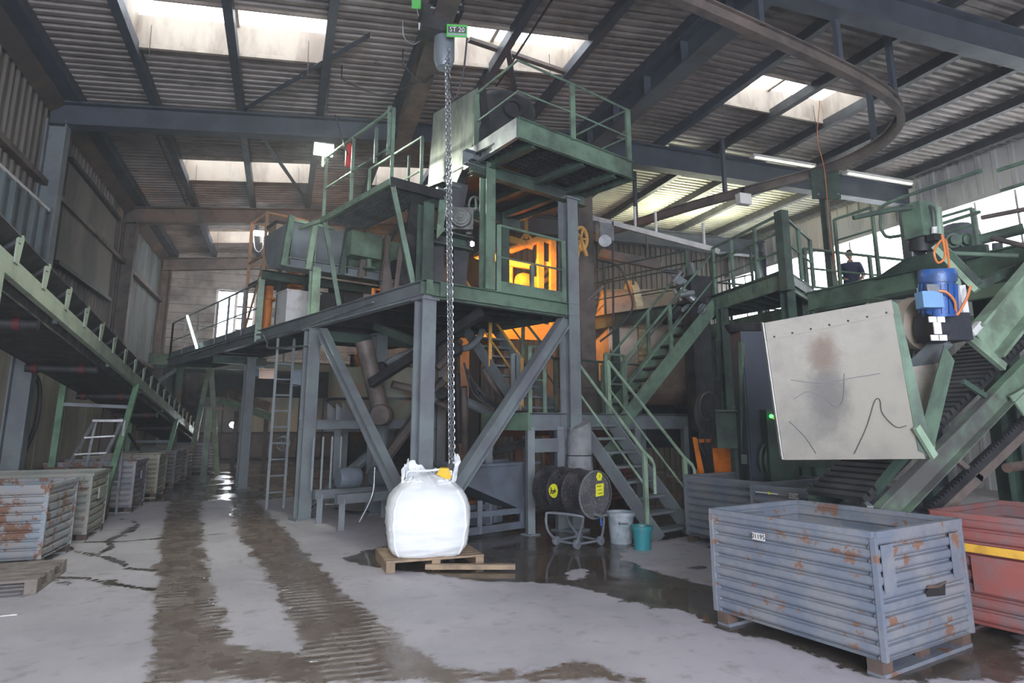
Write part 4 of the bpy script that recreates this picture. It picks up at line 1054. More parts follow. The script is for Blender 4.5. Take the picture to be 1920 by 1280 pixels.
def bucket(label, c, r0, r1, h, m, mark=None):
    t = thing('bucket', label, 'bucket', (c[0], c[1], 0)); o = V((c[0], c[1], 0))
    MB().lathe(o, EZ, [(0, .0), (r0, 0), (r1 - .01, h - .05), (r1 + .012, h - .05), (r1 + .012, h), (r1 - .008, h), (r0 - .008, .02), (0, .02)], 30).make('pail', m, t, True)
    tube('handle', t, galv, [o + V((math.cos(a) * (r1 + .01), math.sin(a) * (r1 + .01) * .95, h - .03 - .05 * math.sin(a * 1))) for a in [math.pi * (1 + k / 10) for k in range(11)]], .004, 5)
    return t
bk = bucket('large dusty grey plastic bucket under the drum tap', (4.43, 8.06), .145, .185, .40, mat('dusty_grey_bucket', (.30, .36, .40), .6, 0, (.46, .50, .53), .5, 9))
text('marking', bk, ink, 'Beton', V((4.43, 8.06, 0)) + V((-.30, -.95, 0)).normalized() * .178 + EZ * .27, V((.95, -.30, 0)), EZ, .055)
bucket('smaller teal plastic bucket in front of the grey one', (4.46, 7.56), .105, .128, .29, mat('teal_bucket', (.04, .30, .34), .45, 0, (.06, .24, .27), .4, 6))

# ---- covered post bag leaning on the tall column
cv = thing('grey_cover', 'dusty grey fabric cover tied round the tall column base', 'cover', L(2.72, -.2, .7))
b = MB(); n, m_ = 22, 14
for j in range(m_ + 1):
    f = j / m_; zz = .55 + f * 1.02
    for i in range(n):
        a = 2 * math.pi * i / n; r = .20 * (1 - .12 * f) + .025 * noise.noise(V((math.cos(a) * 2, math.sin(a) * 2, f * 4)))
        b.v.append(tuple(L(2.74 + math.cos(a) * r, -.10 + math.sin(a) * r, zz + (.08 * math.cos(a) if j == m_ else 0))))
for j in range(m_):
    for i in range(n): b.f.append((j * n + i, j * n + (i + 1) % n, (j + 1) * n + (i + 1) % n, (j + 1) * n + i))
b.f += [tuple(range(n - 1, -1, -1)), tuple(range(m_ * n, (m_ + 1) * n))]
b.make('fabric', mat('grey_fabric', (.27, .28, .29), .9, 0, (.20, .20, .21), .5, 6, bump=.3), cv, True)
tube('tie_cord', cv, sooty, [L(2.74 + math.cos(a * .5) * .205, -.10 + math.sin(a * .5) * .205, 1.1) for a in range(13)], .008, 5)

# ---- stepladder
sl = thing('stepladder', 'aluminium stepladder standing between the left crates', 'ladder', (-2.9, 12.9, 0))
alu = mat('dull_aluminium', (.45, .45, .46), .45, .6, (.3, .3, .31), .4, 8)
tp = [V((-3.02, 13.0, 1.60)), V((-2.60, 13.05, 1.63))]; ft = [V((-3.45, 12.05, 0)), V((-2.92, 11.95, 0))]; fb = [V((-3.2, 13.35, 0)), V((-2.6, 13.35, 0))]
for k in (0, 1):
    bar('front_rail', sl, alu, ft[k], tp[k], .055, .025); bar('rear_leg', sl, alu, fb[k], tp[k] + V((.02, .03, 0)), .04, .025)
for i in range(1, 6): bar('step', sl, alu, ft[0].lerp(tp[0], i / 6), ft[1].lerp(tp[1], i / 6), .07, .025)
bar('rear_brace', sl, alu, fb[0].lerp(tp[0], .35), fb[1].lerp(tp[1], .35), .03, .02); box('top_cap', sl, alu, (tp[0] + tp[1]) / 2, (.46, .10, .04))

# ---- inclined belt conveyor along the left wall
cv2 = thing('belt_conveyor', 'long inclined black belt conveyor with pale green frame over the left crates', 'conveyor', (-3.1, 13.4, 0))
CX0, CX1 = -3.62, -2.62
cz = lambda y: 3.13 - .1143 * (y - 7.12)
cp = lambda x, y, dz=0: V((x, y, cz(y) + dz))
YA, YB = 3.0, 24.6
cmint = mat('pale_green_conveyor_paint', (.34, .40, .30), .55, 0, (.24, .27, .21), .45, 3, RUST, .06, 8)
for x in (CX1, CX0): bar('side_frame', cv2, cmint, cp(x, YA), cp(x, YB), .07, .20, 'C2' if x == CX1 else 'C')
b = MB(); sec = [(CX1 + .06, .34), (CX1 - .16, .155), (CX0 + .16, .155), (CX0 - .06, .34)]
for y in (YA, YB):
    for x, dz in sec + [(x, dz - .012) for x, dz in reversed(sec)]: b.v.append(tuple(cp(x, y, dz)))
b.f = [(i, (i + 1) % 8, 8 + (i + 1) % 8, 8 + i) for i in range(8)] + [tuple(range(7, -1, -1)), tuple(range(8, 16))]
b.make('carrying_belt', rubber, cv2)
slab('return_belt', cv2, rubber, [cp(CX1 - .08, YA, -.22), cp(CX0 + .08, YA, -.22), cp(CX0 + .08, YB, -.22), cp(CX1 - .08, YB, -.22)], (0, 0, .012))
for x in (CX1 - .06, CX0 + .06): bar('skirt', cv2, blackmud, cp(x, YA, -.14), cp(x, YB, -.14), .02, .16)
yy = 4.1; k = 0
while yy < 24.2:
    st_ = MB().slab([cp(CX1 + .03, yy - .05, .06), cp(CX1 + .03, yy + .05, .06), cp(CX1 + .05, yy + .05, .33), cp(CX1 + .05, yy + .02, .36), cp(CX1 + .03, yy - .05, .33)], (.018, 0, 0)).make('idler_bracket', cmint, cv2)
    bar('idler_base', cv2, cmint, cp(CX1 + .04, yy, .10), cp(CX0 - .04, yy, .10), .06, .04)
    cyl('wing_roller', cv2, sooty, cp(CX1 + .03, yy, .295), cp(CX1 - .18, yy, .105), .045, n=10)
    cyl('wing_roller', cv2, sooty, cp(CX0 - .03, yy, .295), cp(CX0 + .18, yy, .105), .045, n=10)
    yy += .85; k += 1
for y in (8.6, 11.3, 14.0, 16.8, 19.6):
    r_ = cyl('return_roller', cv2, sooty, cp(CX1 - .04, y, -.28), cp(CX0 + .04, y, -.28), .06, n=12)
    for x in (CX1 - .2, CX0 + .2): cyl('rubber_ring', r_, mat('red_rubber_ring', (.10, .018, .02), .6) if 'red_rubber_ring' not in MATS else MATS['red_rubber_ring'], cp(x, y, -.28), cp(x - .08, y, -.28), .075, n=12)
    bar('cross_tie', cv2, green_dk, cp(CX1, y + .5, -.1), cp(CX0, y + .5, -.1), .05, .08)
gleg = mat('leg_green_paint', (.16, .30, .18), .5, 0, (.11, .19, .12), .4, 3)
bar('support_leg', cv2, gleg, cp(CX1 + .02, 13.9, -.08), V((CX1 + .02, 12.1, .0)), .09, .09)
bar('support_leg', cv2, gleg, cp(CX1 + .02, 19.4, -.08), V((CX1 + .02, 17.5, .0)), .09, .09)
bar('support_leg', cv2, gleg, cp(CX0 - .02, 13.4, -.08), V((CX0 - .02, 13.3, .0)), .10, .10)
bar('support_leg', cv2, gleg, cp(CX0 - .02, 19.2, -.08), V((CX0 - .02, 19.2, .0)), .10, .10)
bar('support_leg', cv2, cmint, cp(CX1 + .02, 7.1, -.05), V((CX1 + .02, 7.1, .0)), .12, .12)
bar('leg_tie', cv2, steel, V((CX0, 13.35, 1.9)), V((CX1, 13.6, 1.86)), .04, .06)
bar('leg_tie', cv2, steel, V((CX0, 19.0, 1.1)), V((CX1, 18.8, 1.1)), .04, .06)
bar('leg_brace', cv2, sooty, V((CX1, 17.2, .3)), V((CX0, 19.0, 1.3)), .05, .05)
cyl('tail_drum', cv2, rubber, cp(CX1 + .02, YB, .02), cp(CX0 - .02, YB, .02), .22)
tube('wall_pipe', cv2, cmint, [cp(-3.8, 16.5, .75), cp(-3.8, 24, .75)], .05); tube('wall_pipe', cv2, cmint, [cp(-3.85, 16.5, .55), cp(-3.85, 24, .55)], .035)
hc = tag(MB().tube(smoothpath([(-3.93, 12.5, 2.5), (-3.8, 12.7, 2.2), (-3.78, 12.75, 1.6), (-3.85, 12.6, 1.1)], 6), .035, 8).make('hanging_hose', rubber, None, True), 'black hose hanging down the beige left wall', 'hose')
# ================================================================== STAIRS, LANDING, WALKWAYS ON THE RIGHT
LZ = 1.72
ld = thing('stair_landing', 'low green landing on posts joining the three stair flights', 'landing', L(3.9, .7, 0))
for q, m in ((.12, steel), (1.2, green_dk)): bar('edge_beam', ld, m, L(1.9, q, LZ - .12), L(5.9, q, LZ - .12), .07, .26, 'C')
for p in (1.9, 5.9): bar('edge_beam', ld, green, L(p, .1, LZ - .12), L(p, 1.2, LZ - .12), .07, .26)
for k in range(5): slab('deck_plate', ld, sooty, [L(1.9 + k * .8, .1, LZ - .01), L(2.69 + k * .8, .1, LZ - .01), L(2.69 + k * .8, 1.2, LZ - .01), L(1.9 + k * .8, 1.2, LZ - .01)], (0, 0, .02))
for p, q in ((1.95, .15), (2.55, .15), (4.4, .15), (5.8, .15), (1.95, 1.15), (3.4, 1.15), (5.8, 1.15)):
    c = bar('post', ld, steel, L(p, q, 0), L(p, q, LZ - .2), .11, .11); box('foot_plate', c, steel, L(p, q, .01), (.2, .2, .02), axes(EX))
bar('cross_beam', ld, steel, L(2.55, .15, 1.25), L(1.95, .15, 1.25), .08, .2)
railing(ld, [L(1.95, .15, LZ), L(2.25, .15, LZ)], green, 1.0, (.5,), r=.022, pw=.06)
railing(ld, [L(2.5, 1.2, LZ), L(2.62, 1.2, LZ)], steel, 1.0, (.5,), r=.022, pw=.07)
railing(ld, [L(3.66, .15, LZ), L(4.15, .15, LZ)], green, 1.0, (.5,), r=.022, pw=.06)
railing(ld, [L(3.5, 1.2, LZ), L(4.6, 1.2, LZ), L(5.85, 1.2, LZ)], green_dk, 1.0, (.5,), r=.02, pw=.05)
# lower flight
s1 = thing('steel_stair', 'green open tread stair rising from the floor beside the drum', 'stair', (5.3, 8.5, 0))
f1 = V((5.65, 8.19, 0)); stair(s1, f1, EY, .75, -EX, 1.62, 8, steel, 1.52, sh=.20)
stair_rail(s1, f1 + EX * .03, EY, 1.62, 1.52, green_lt, .98, .06, 1.0, (.52,), 2, True)
stair_rail(s1, f1 - EX * .78, EY, 1.62, 1.52, green_lt, .98, .12, 1.0, (.52,), 2, True)
# flight up to the mezzanine
s2 = thing('steel_stair', 'orange lit stair flight climbing left towards the mezzanine underside', 'stair', L(3.1, 1.2, LZ))
f2 = L(3.5, 1.2, LZ); stair(s2, f2, EY, .8, -EX, 1.72, 9, steel, 1.75, sh=.2)
for o in (0, -.8): stair_rail(s2, f2 + EX * o, EY, 1.72, 1.75, ochre if o else green, .95, 0, 1, (.5,), 3)  # the ochre rail has the orange lamp light in its colour
# flight up to the right-hand walkway
s3 = thing('steel_stair', 'green stair flight climbing right from the landing to the walkway', 'stair', (5.5, 10, LZ))
f3 = V((5.46, 9.76, LZ - .15)); stair(s3, f3, V((1, .02, 0)), .75, V((0, 1, 0)), 2.15, 10, green, 2.05, sooty, .24)
for o in (0, .75): stair_rail(s3, f3 + V((0, o, 0)), V((1, .02, 0)), 2.15, 2.05, green, 1.0, .02, 1.0, (.5,), 3)
bar('lower_return', s3, green, f3 + V((.1, 0, -.1)), f3 + V((-.35, .0, -.5)), .05, .2)
# walkway
WZ = 3.92
wk = thing('walkway', 'long green walkway with pipe railing passing before the big mill', 'walkway', (7.6, 10, WZ))
Wp = [V((7.2, 7.64, WZ)), V((7.46, 9.7, WZ)), V((7.46, 10.55, WZ)), V((6.6, 12.4, WZ)), V((6.0, 14.6, WZ))]
We = [V((8.75, 8.65, WZ)), V((8.5, 9.9, WZ)), V((8.3, 10.9, WZ)), V((7.5, 12.7, WZ)), V((6.95, 14.8, WZ))]
for a, b2 in zip(Wp[:-1], Wp[1:]):
    slab('fascia', wk, green if a.y < 10 else green_dk, [a - EZ * .30, b2 - EZ * .30, b2, a], V((.05, 0, 0)))
for i in range(4): slab('deck_grating', wk, sooty, [Wp[i] - EZ * .06, We[i] - EZ * .06, We[i + 1] - EZ * .06, Wp[i + 1] - EZ * .06], (0, 0, .05))
slab('fascia', wk, green, [Wp[0] - EZ * .3, We[0] - EZ * .3, We[0], Wp[0]], V((0, .05, 0)))
for a, b2 in zip(We[:-1], We[1:]): slab('fascia', wk, green_dk, [a - EZ * .25, b2 - EZ * .25, b2, a], V((-.05, 0, 0)))
for k in range(6): bar('joist', wk, green_dk, Wp[0].lerp(Wp[1], k / 5) - EZ * .15, We[0].lerp(We[1], k / 5) - EZ * .15, .08, .14)
for x, y in ((7.35, 7.8), (7.5, 9.6), (8.5, 8.7), (6.75, 12.3)): bar('support_post', wk, green_dk, (x, y, 0), (x, y, WZ - .2), .16, .16, 'I')
railing(wk, [Wp[0], Wp[0].lerp(Wp[1], .35), Wp[0].lerp(Wp[1], .7), Wp[1] + V((0, .0, 0))], green, .88, (.3, .6), r=.026, pw=.055)
railing(wk, [Wp[0], Wp[0].lerp(We[0], .55), We[0]], green, .88, (.45,), r=.026, pw=.06)
bar('corner_post', wk, green_dk, Wp[0] - EZ * .35, Wp[0] + EZ * .92, .14, .16)
railing(wk, [Wp[2], Wp[3], Wp[3].lerp(Wp[4], .5), Wp[4]], green_dk, 1.05, (.35, .7), r=.02, pw=.045)
railing(wk, [We[1], We[2], We[3], We[4]], green_dk, 1.05, (.5,), r=.02, pw=.045)
gr = MB()
for i in range(40): gr.bar(Wp[2].lerp(Wp[4], i / 40) - EZ * .02, We[2].lerp(We[4], i / 40) - EZ * .02, .01, .03)
gr.make('grating_bars', sooty, wk, kind='stuff')

# rear machine deck with the worker
md = thing('machine_deck', 'rear green deck with railings under the bright windows', 'deck', (11.5, 10.5, 3.75))
for k in range(5): slab('deck_plate', md, green_dk, [(9.2 + k, 9.3, 3.7), (10.18 + k, 9.3, 3.7), (10.18 + k, 12.5, 3.7), (9.2 + k, 12.5, 3.7)], (0, 0, .05))
bar('edge_beam', md, green, (9.15, 9.25, 3.62), (14.2, 9.25, 3.62), .1, .3); bar('edge_beam', md, green, (9.15, 9.2, 3.62), (9.15, 12.5, 3.62), .1, .3)
for x, y in ((9.3, 9.4), (14.1, 9.4), (9.3, 12.4), (14.1, 12.4)): bar('support_post', md, green_dk, (x, y, 0), (x, y, 3.7), .18, .18, 'I')
railing(md, [(9.2, 12.4, 3.75), (11, 12.4, 3.75), (12.6, 12.4, 3.75), (14.1, 12.4, 3.75)], green_dk, 1.1, (.55,), r=.025)
railing(md, [(9.25, 9.3, 3.75), (10.9, 9.3, 3.75), (12.3, 9.3, 3.75), (14.1, 9.3, 3.75)], green, 1.1, (.36, .72), r=.03, pw=.07)
def person():
    t = thing('person', 'worker in dark blue shirt standing by the windows behind railings', 'person', (12.27, 11.0, 3.75))
    o = V((12.27, 11.0, 3.75)); f = (V((0, 0, 0)) - V((12, 11.1, 0))).normalized(); s = V((-f.y, f.x, 0))      # faces roughly the camera, head turned down
    J = {'pel': (0, 0, .93, .15), 'wai': (0, 0, 1.08, .14), 'che': (.01, 0, 1.30, .165), 'nek': (.01, 0, 1.48, .065), 'hdb': (.03, 0, 1.56, .07),
         'shl': (0, .17, 1.42, .075), 'ell': (.08, .25, 1.15, .052), 'wrl': (.28, .20, 1.03, .036), 'shr': (0, -.17, 1.42, .075), 'elr': (.08, -.25, 1.15, .052), 'wrr': (.30, -.14, 1.05, .036),
         'hil': (0, .10, .88, .105), 'knl': (.02, .11, .50, .075), 'anl': (-.01, .12, .09, .05), 'tol': (.15, .13, .04, .04), 'hir': (0, -.10, .88, .105), 'knr': (.02, -.11, .50, .075), 'anr': (-.01, -.12, .09, .05), 'tor': (.15, -.13, .04, .04)}
    E_ = [('pel', 'wai'), ('wai', 'che'), ('che', 'nek'), ('nek', 'hdb'), ('che', 'shl'), ('shl', 'ell'), ('ell', 'wrl'), ('che', 'shr'), ('shr', 'elr'), ('elr', 'wrr'), ('pel', 'hil'), ('hil', 'knl'), ('knl', 'anl'), ('anl', 'tol'), ('pel', 'hir'), ('hir', 'knr'), ('knr', 'anr'), ('anr', 'tor')]
    ks = list(J); me = bpy.data.meshes.new('body')
    pos = lambda a, b, z: f * a + s * b + EZ * z
    me.from_pydata([pos(*J[k][:3]) for k in ks], [(ks.index(a), ks.index(b)) for a, b in E_], [])
    skin_m = mat('skin', (.55, .33, .24), .55, bump=0); shirt = mat('navy_shirt', (.045, .06, .11), .85); trou = mat('dark_trousers', (.03, .032, .04), .85)
    ob = link(me, 'body', t, None); sk = ob.modifiers.new('skin', 'SKIN'); ss = ob.modifiers.new('sub', 'SUBSURF'); ss.levels = ss.render_levels = 2
    for i, k in enumerate(ks): me.skin_vertices[0].data[i].radius = (J[k][3], J[k][3]); me.skin_vertices[0].data[i].use_root = (k == 'pel')
    dg = bpy.context.evaluated_depsgraph_get(); m2 = bpy.data.meshes.new_from_object(ob.evaluated_get(dg)); ob.modifiers.clear(); ob.data = m2
    m2.materials.clear(); [m2.materials.append(x) for x in (shirt, trou, skin_m)]
    for p in m2.polygons:
        c = p.center; arm = abs(c.dot(s)) > .19
        p.material_index = 1 if c.z < .95 and not (arm and c.z > .93) else (2 if c.z > 1.475 or (arm and c.z < 1.2) else 0); p.use_smooth = True
    # head with face
    b = MB(); n, m_ = 20, 16; hc = o + pos(.045, 0, 1.66)
    for j in range(m_ + 1):
        ph = math.pi * j / m_
        for i in range(n):
            a = 2 * math.pi * i / n; x, y, z = math.sin(ph) * math.cos(a), math.sin(ph) * math.sin(a), math.cos(ph)
            rx, ry, rz = .095, .076, .118
            if z < 0: ry *= 1 + .25 * z; rx *= 1 + .08 * z
            ex = .022 * math.exp(-((y / .18) ** 2 + ((z + .12) / .22) ** 2)) if x > 0 else 0              # nose
            ex -= .010 * (math.exp(-(((abs(y) - .42) / .18) ** 2 + ((z - .05) / .14) ** 2)) if x > 0 else 0)      # eye sockets
            b.v.append(tuple(hc + f * (x * rx + ex) + s * (y * ry) + EZ * (z * rz)))
    for j in range(m_):
        for i in range(n): b.f.append((j * n + i, j * n + (i + 1) % n, (j + 1) * n + (i + 1) % n, (j + 1) * n + i))
    h = b.make('head', skin_m, t, True)
    for y in (-.033, .033): MB().lathe(hc + f * .082 + s * y + EZ * .006, f, [(0, .012), (.009, .006), (.011, 0)], 10).make('eye', ink, h, True)
    bar('mouth', h, mat('lips', (.42, .18, .15), .6, bump=0), hc + f * .088 - s * .022 - EZ * .055, hc + f * .088 + s * .022 - EZ * .055, .008, .006)
    for y in (-1, 1): MB().lathe(hc + s * (.074 * y), s * y, [(.028, 0), (.030, .01), (.015, .016), (0, .012)], 10).make('ear', skin_m, h, True)
    b = MB()
    for j in range(8):
        ph = .52 * math.pi * j / 7
        for i in range(n):
            a = 2 * math.pi * i / n; lim = 1.0 if math.cos(a) < .25 else .68
            p2 = ph * lim; x, y, z = math.sin(p2) * math.cos(a), math.sin(p2) * math.sin(a), math.cos(p2)
            b.v.append(tuple(hc + f * (x * .103 - .004) + s * (y * .084) + EZ * (z * .128)))
    for j in range(7):
        for i in range(n): b.f.append((j * n + i, j * n + (i + 1) % n, (j + 1) * n + (i + 1) % n, (j + 1) * n + i))
    b.make('hair', mat('dark_hair', (.035, .028, .024), .8), t, True)
    for sg, w_ in ((1, 'wrl'), (-1, 'wrr')):
        w0 = o + pos(*J[w_][:3]); d_ = (f * .9 - EZ * .25 - s * sg * .25).normalized(); sd2 = d_.cross(EZ).normalized(); hb = MB()
        hb.box(w0 + d_ * .05, (.09, .075, .03), Matrix((d_, sd2, d_.cross(sd2))).transposed())
        for k in range(4):
            a = w0 + d_ * .09 + sd2 * (-.029 + .019 * k); ln = (.062, .07, .066, .05)[k]; hb.tube([a, a + d_ * ln * .55, a + d_ * ln * .85 - EZ * .02], .0085, 6)
        a = w0 + d_ * .03 - sd2 * .035 * sg; hb.tube([a, a + d_ * .03 - sd2 * .025 * sg, a + d_ * .06 - sd2 * .025 * sg - EZ * .01], .0095, 6)
        hb.make('hand', skin_m, t, True)
person()
tl = thing('white_canister', 'small white canister by the worker hip', 'canister', (11.65, 10.9, 3.75)); MB().lathe((11.62, 10.75, 3.75), EZ, [(0, 0), (.09, 0), (.09, .75), (.05, .82), (.05, .9), (0, .9)], 14).make('shell', white, tl, True); cyl('cap', tl, sooty, (11.62, 10.75, 4.65), (11.62, 10.75, 4.7), .055)

# heavy girders of the right-hand machine
gd = thing('machine_girder', 'dark green machine girders crossing right behind the blue motor', 'girder', (8.1, 6.5, 2.6))
for x, m, z in ((7.95, green, 3.50), (8.6, green_dk, 3.5)): bar('girder', gd, m, (x, 8.0, z), (x + .25, 3.0, z), .14, .30, 'I', t=.02)
bar('girder', gd, green_lt, (7.7, 7.6, 3.12), (7.9, 4.6, 3.12), .1, .14); bar('girder', gd, green_dk, (7.75, 7.6, 3.28), (7.95, 4.0, 3.28), .2, .06)
slab('raised_plate', gd, green_dk, [(7.9, 6.7, 3.6), (8.02, 5.2, 3.6), (8.02, 5.2, 3.74), (7.98, 5.7, 3.80), (7.94, 6.2, 3.80), (7.9, 6.5, 3.68)], (.06, 0, 0))
for y in (7.6, 5.4, 3.4): bar('support_post', gd, green_dk, (8.4, y, 0), (8.4, y, 3.4), .2, .2, 'I')
railing(gd, [(8.02, 7.4, 3.66), (8.06, 6.75, 3.66)], green, 1.06, (.72,), r=.022, pw=.05)
b = [(8.07, 6.62, 3.66), (8.07, 6.62, 4.5), (8.07, 6.55, 4.66), (8.15, 5.3, 4.66)]
tube('loop_rail', gd, green, smoothpath([(8.16, 5.3, 4.2), (8.09, 6.4, 4.18), (8.07, 6.62, 4.3), (8.07, 6.62, 4.55), (8.08, 6.5, 4.70), (8.17, 5.2, 4.72)], 4), .024)
railing(gd, [(8.14, 5.9, 3.66), (8.17, 5.4, 3.66)], green, .62, (.4,), r=.02)
railing(gd, [(8.2, 5.05, 3.66), (8.24, 4.55, 3.66), (8.28, 4.0, 3.66), (8.32, 3.4, 3.66)], green, 1.0, (.74,), posts=(1, 2, 3), r=.026, pw=.09)
tube('rail_pipe', gd, browngrey, [(8.1, 5.25, 4.1), (8.3, 3.2, 3.95)], .03)
# standing valve column
vc = thing('valve_column', 'square green valve column with dark sleeve above the blue motor', 'column', dep(1728, 510, 7.6))
vb = dep(1728, 520, 7.6); vt = dep(1722, 385, 7.6)
box('head', vc, green, dep(1725, 415, 7.6), (.26, .24, .42)); cyl('sleeve', vc, sooty, dep(1727, 432, 7.6), dep(1728, 470, 7.6), .13); cyl('spindle', vc, sooty, dep(1728, 468, 7.6), V((vb.x, vb.y, 3.66)), .08)
tube('hose', vc, green_dk, smoothpath([dep(1600, 408, 7.6), dep(1680, 392, 7.6), dep(1735, 388, 7.55), dep(1748, 395, 7.5), dep(1750, 425, 7.5)], 5), .03); cyl('pipe', vc, green_lt, dep(1758, 388, 7.5), dep(1765, 470, 7.5), .04)
cyl('lamp_knob', vc, white, dep(1752, 425, 7.4), dep(1752, 438, 7.4), .03); box('valve_block', vc, sooty, dep(1752, 446, 7.4), (.12, .1, .08))
# pump unit at far right under the windows
pu = thing('pump_unit', 'grey green pump housing with pipes under the right windows', 'pump', dep(1820, 500, 8.6))
MB().lathe(dep(1795, 452, 8.8), V((-.3, -1, 0)), [(0, .28), (.14, .26), (.22, .18), (.26, 0), (.26, -.3)], 20).make('dome', steel, pu, True)
for k in range(2): MB().lathe(dep(1785 + k * 24, 452, 8.4), V((-.6, -1, -.1)), [(0, .12), (.07, .12), (.07, .05), (.10, .05), (.10, 0), (.06, 0), (.06, -.1)], 14).make('flange', green, pu, True)
cyl('pipe', pu, green, dep(1815, 455, 8.6), dep(1920, 428, 8.2), .07)
for u in (1800, 1832, 1870): cyl('standpipe', pu, steel, dep(u, 455, 8.5), dep(u + 2, 505, 8.5), .06)
box('base', pu, green_dk, dep(1840, 520, 8.6), (1.6, .6, .3)); bar('base_post', pu, green_dk, V((dep(1840, 520, 8.6).x, dep(1840, 520, 8.6).y, 0)), dep(1840, 520, 8.6), .2, .2)
cyl('rod', pu, green, dep(1775, 474, 7.4), dep(1910, 480, 7.0), .025); cyl('rod', pu, browngrey, dep(1860, 446, 7.4), dep(1925, 462, 7.0), .03)

# ---- grey discharge hood
hd = thing('discharge_hood', 'large flat grey steel hood plate tilted over the blue crate', 'hood', (4.2, 4.0, 1.3))
H0, H1, H2, H3 = dep(1433, 605, 5.2), dep(1670, 562, 5.0), dep(1735, 860, 5.0), dep(1470, 862, 5.2)
nrm = (H1 - H0).cross(H3 - H0).normalized(); nrm = nrm if nrm.y > 0 else -nrm
stained = mat('stained_bare_plate', (.27, .25, .205), .5, .05, (.20, .188, .16), .45, 1.7, (.13, .105, .10), .02, 2.0)
def add_stain(m, c, r, col):
    nt = m.node_tree; b = nt.nodes['Principled BSDF']; src = b.inputs['Base Color'].links[0].from_socket
    g = nt.nodes.new('ShaderNodeNewGeometry'); sub = nt.nodes.new('ShaderNodeVectorMath'); sub.operation = 'SUBTRACT'; nt.links.new(g.outputs['Position'], sub.inputs[0]); sub.inputs[1].default_value = c
    dv_ = nt.nodes.new('ShaderNodeVectorMath'); dv_.operation = 'DIVIDE'; nt.links.new(sub.outputs[0], dv_.inputs[0]); dv_.inputs[1].default_value = r
    ln = nt.nodes.new('ShaderNodeVectorMath'); ln.operation = 'LENGTH'; nt.links.new(dv_.outputs[0], ln.inputs[0])
    ad = nt.nodes.new('ShaderNodeMath'); nt.links.new(ln.outputs['Value'], ad.inputs[0]); nt.links.new(noise_tex(nt, 6, 6, .7), ad.inputs[1])
    nt.links.new(mixc(nt, ramp(nt, ad.outputs[0], 1.55, .75), src, col), b.inputs['Base Color'])
sc0 = dep(1552, 750, 5.1); add_stain(stained, (sc0.x, sc0.y, sc0.z), (.22, .22, .50), (.125, .118, .105)); sc1 = dep(1545, 665, 5.1); add_stain(stained, (sc1.x, sc1.y, sc1.z), (.17, .17, .20), (.16, .115, .085))
slab('front_plate', hd, stained, [H0, H1, H2, H3], nrm * .012)
ba, bb_ = H0.lerp(H3, .13), H1.lerp(H2, .085)
slab('top_band', hd, stained, [H0 - EZ * 0, H1, bb_, ba], -nrm * .010)
rv = None
for k in range(7):
    p = ba.lerp(bb_, .06 + k * .147) + EZ * .02 - nrm * .012
    if rv is None: rv = MB().lathe(V((0, 0, 0)), V((0, 0, 1)), [(0, .012), (.007, .010), (.010, 0)], 8).make('rivet', sooty, hd, True, loc=p); rv.data.transform(Matrix.Translation(p)); rv.rotation_euler = (-nrm).to_track_quat('Z', 'Y').to_euler()
    else: share(rv, hd, p)
slab('edge_angle', hd, green, [H1, dep(1684, 570, 4.98), dep(1752, 858, 4.98), dep(1722, 845, 5.0)], nrm * .03)
slab('side_plate', hd, green, [H1 + nrm * .01, H1 + nrm * .55, H2 + nrm * .5, H2 + nrm * .01], (H1 - H0).normalized() * .012)
slab('side_plate', hd, plate, [H0 + nrm * .012, H0 + nrm * .10, H3 + nrm * .10, H3 + nrm * .012], (H0 - H1).normalized() * .012)
slab('inner_panel', hd, mat('pale_inner_panel', (.48, .44, .36), .6, 0, (.25, .24, .23), .45, 2), [dep(1690, 690, 5.25), dep(1768, 680, 5.35), dep(1752, 850, 5.3), dep(1700, 858, 5.2)], nrm * .01)
slab('flap_plate', hd, green, [dep(1771, 646, 5.0), dep(1790, 676, 5.15), dep(1752, 838, 5.15), dep(1725, 812, 5.0)], nrm * .015)
bar('edge_strip', hd, green_lt, dep(1718, 800, 4.97), dep(1752, 856, 4.97), .03, .06)
pencil = mat('faint_scribble', (.11, .11, .115), .6, bump=0)
for sc_ in ([(1488, 748), (1515, 734), (1545, 745), (1565, 762), (1580, 750), (1583, 700)], [(1482, 712), (1540, 718), (1600, 708), (1650, 700)], [(1602, 850), (1625, 800), (1640, 752), (1650, 750), (1655, 775), (1680, 800), (1700, 798)], [(1480, 790), (1510, 820), (1530, 850)]):
    q_ = []
    for u, v in sc_:
        d = ray(u, v); t_ = (H0 - _C).dot(nrm) / d.dot(nrm); q_.append(_C + d * t_ - nrm * .001)
    tube('scribble', hd, pencil, smoothpath(q_, 5), .0035, 4)
bar('hanger', hd, green_dk, H2 + nrm * .3 - EZ * .0, V((4.95, 4.42, 1.0)), .06)

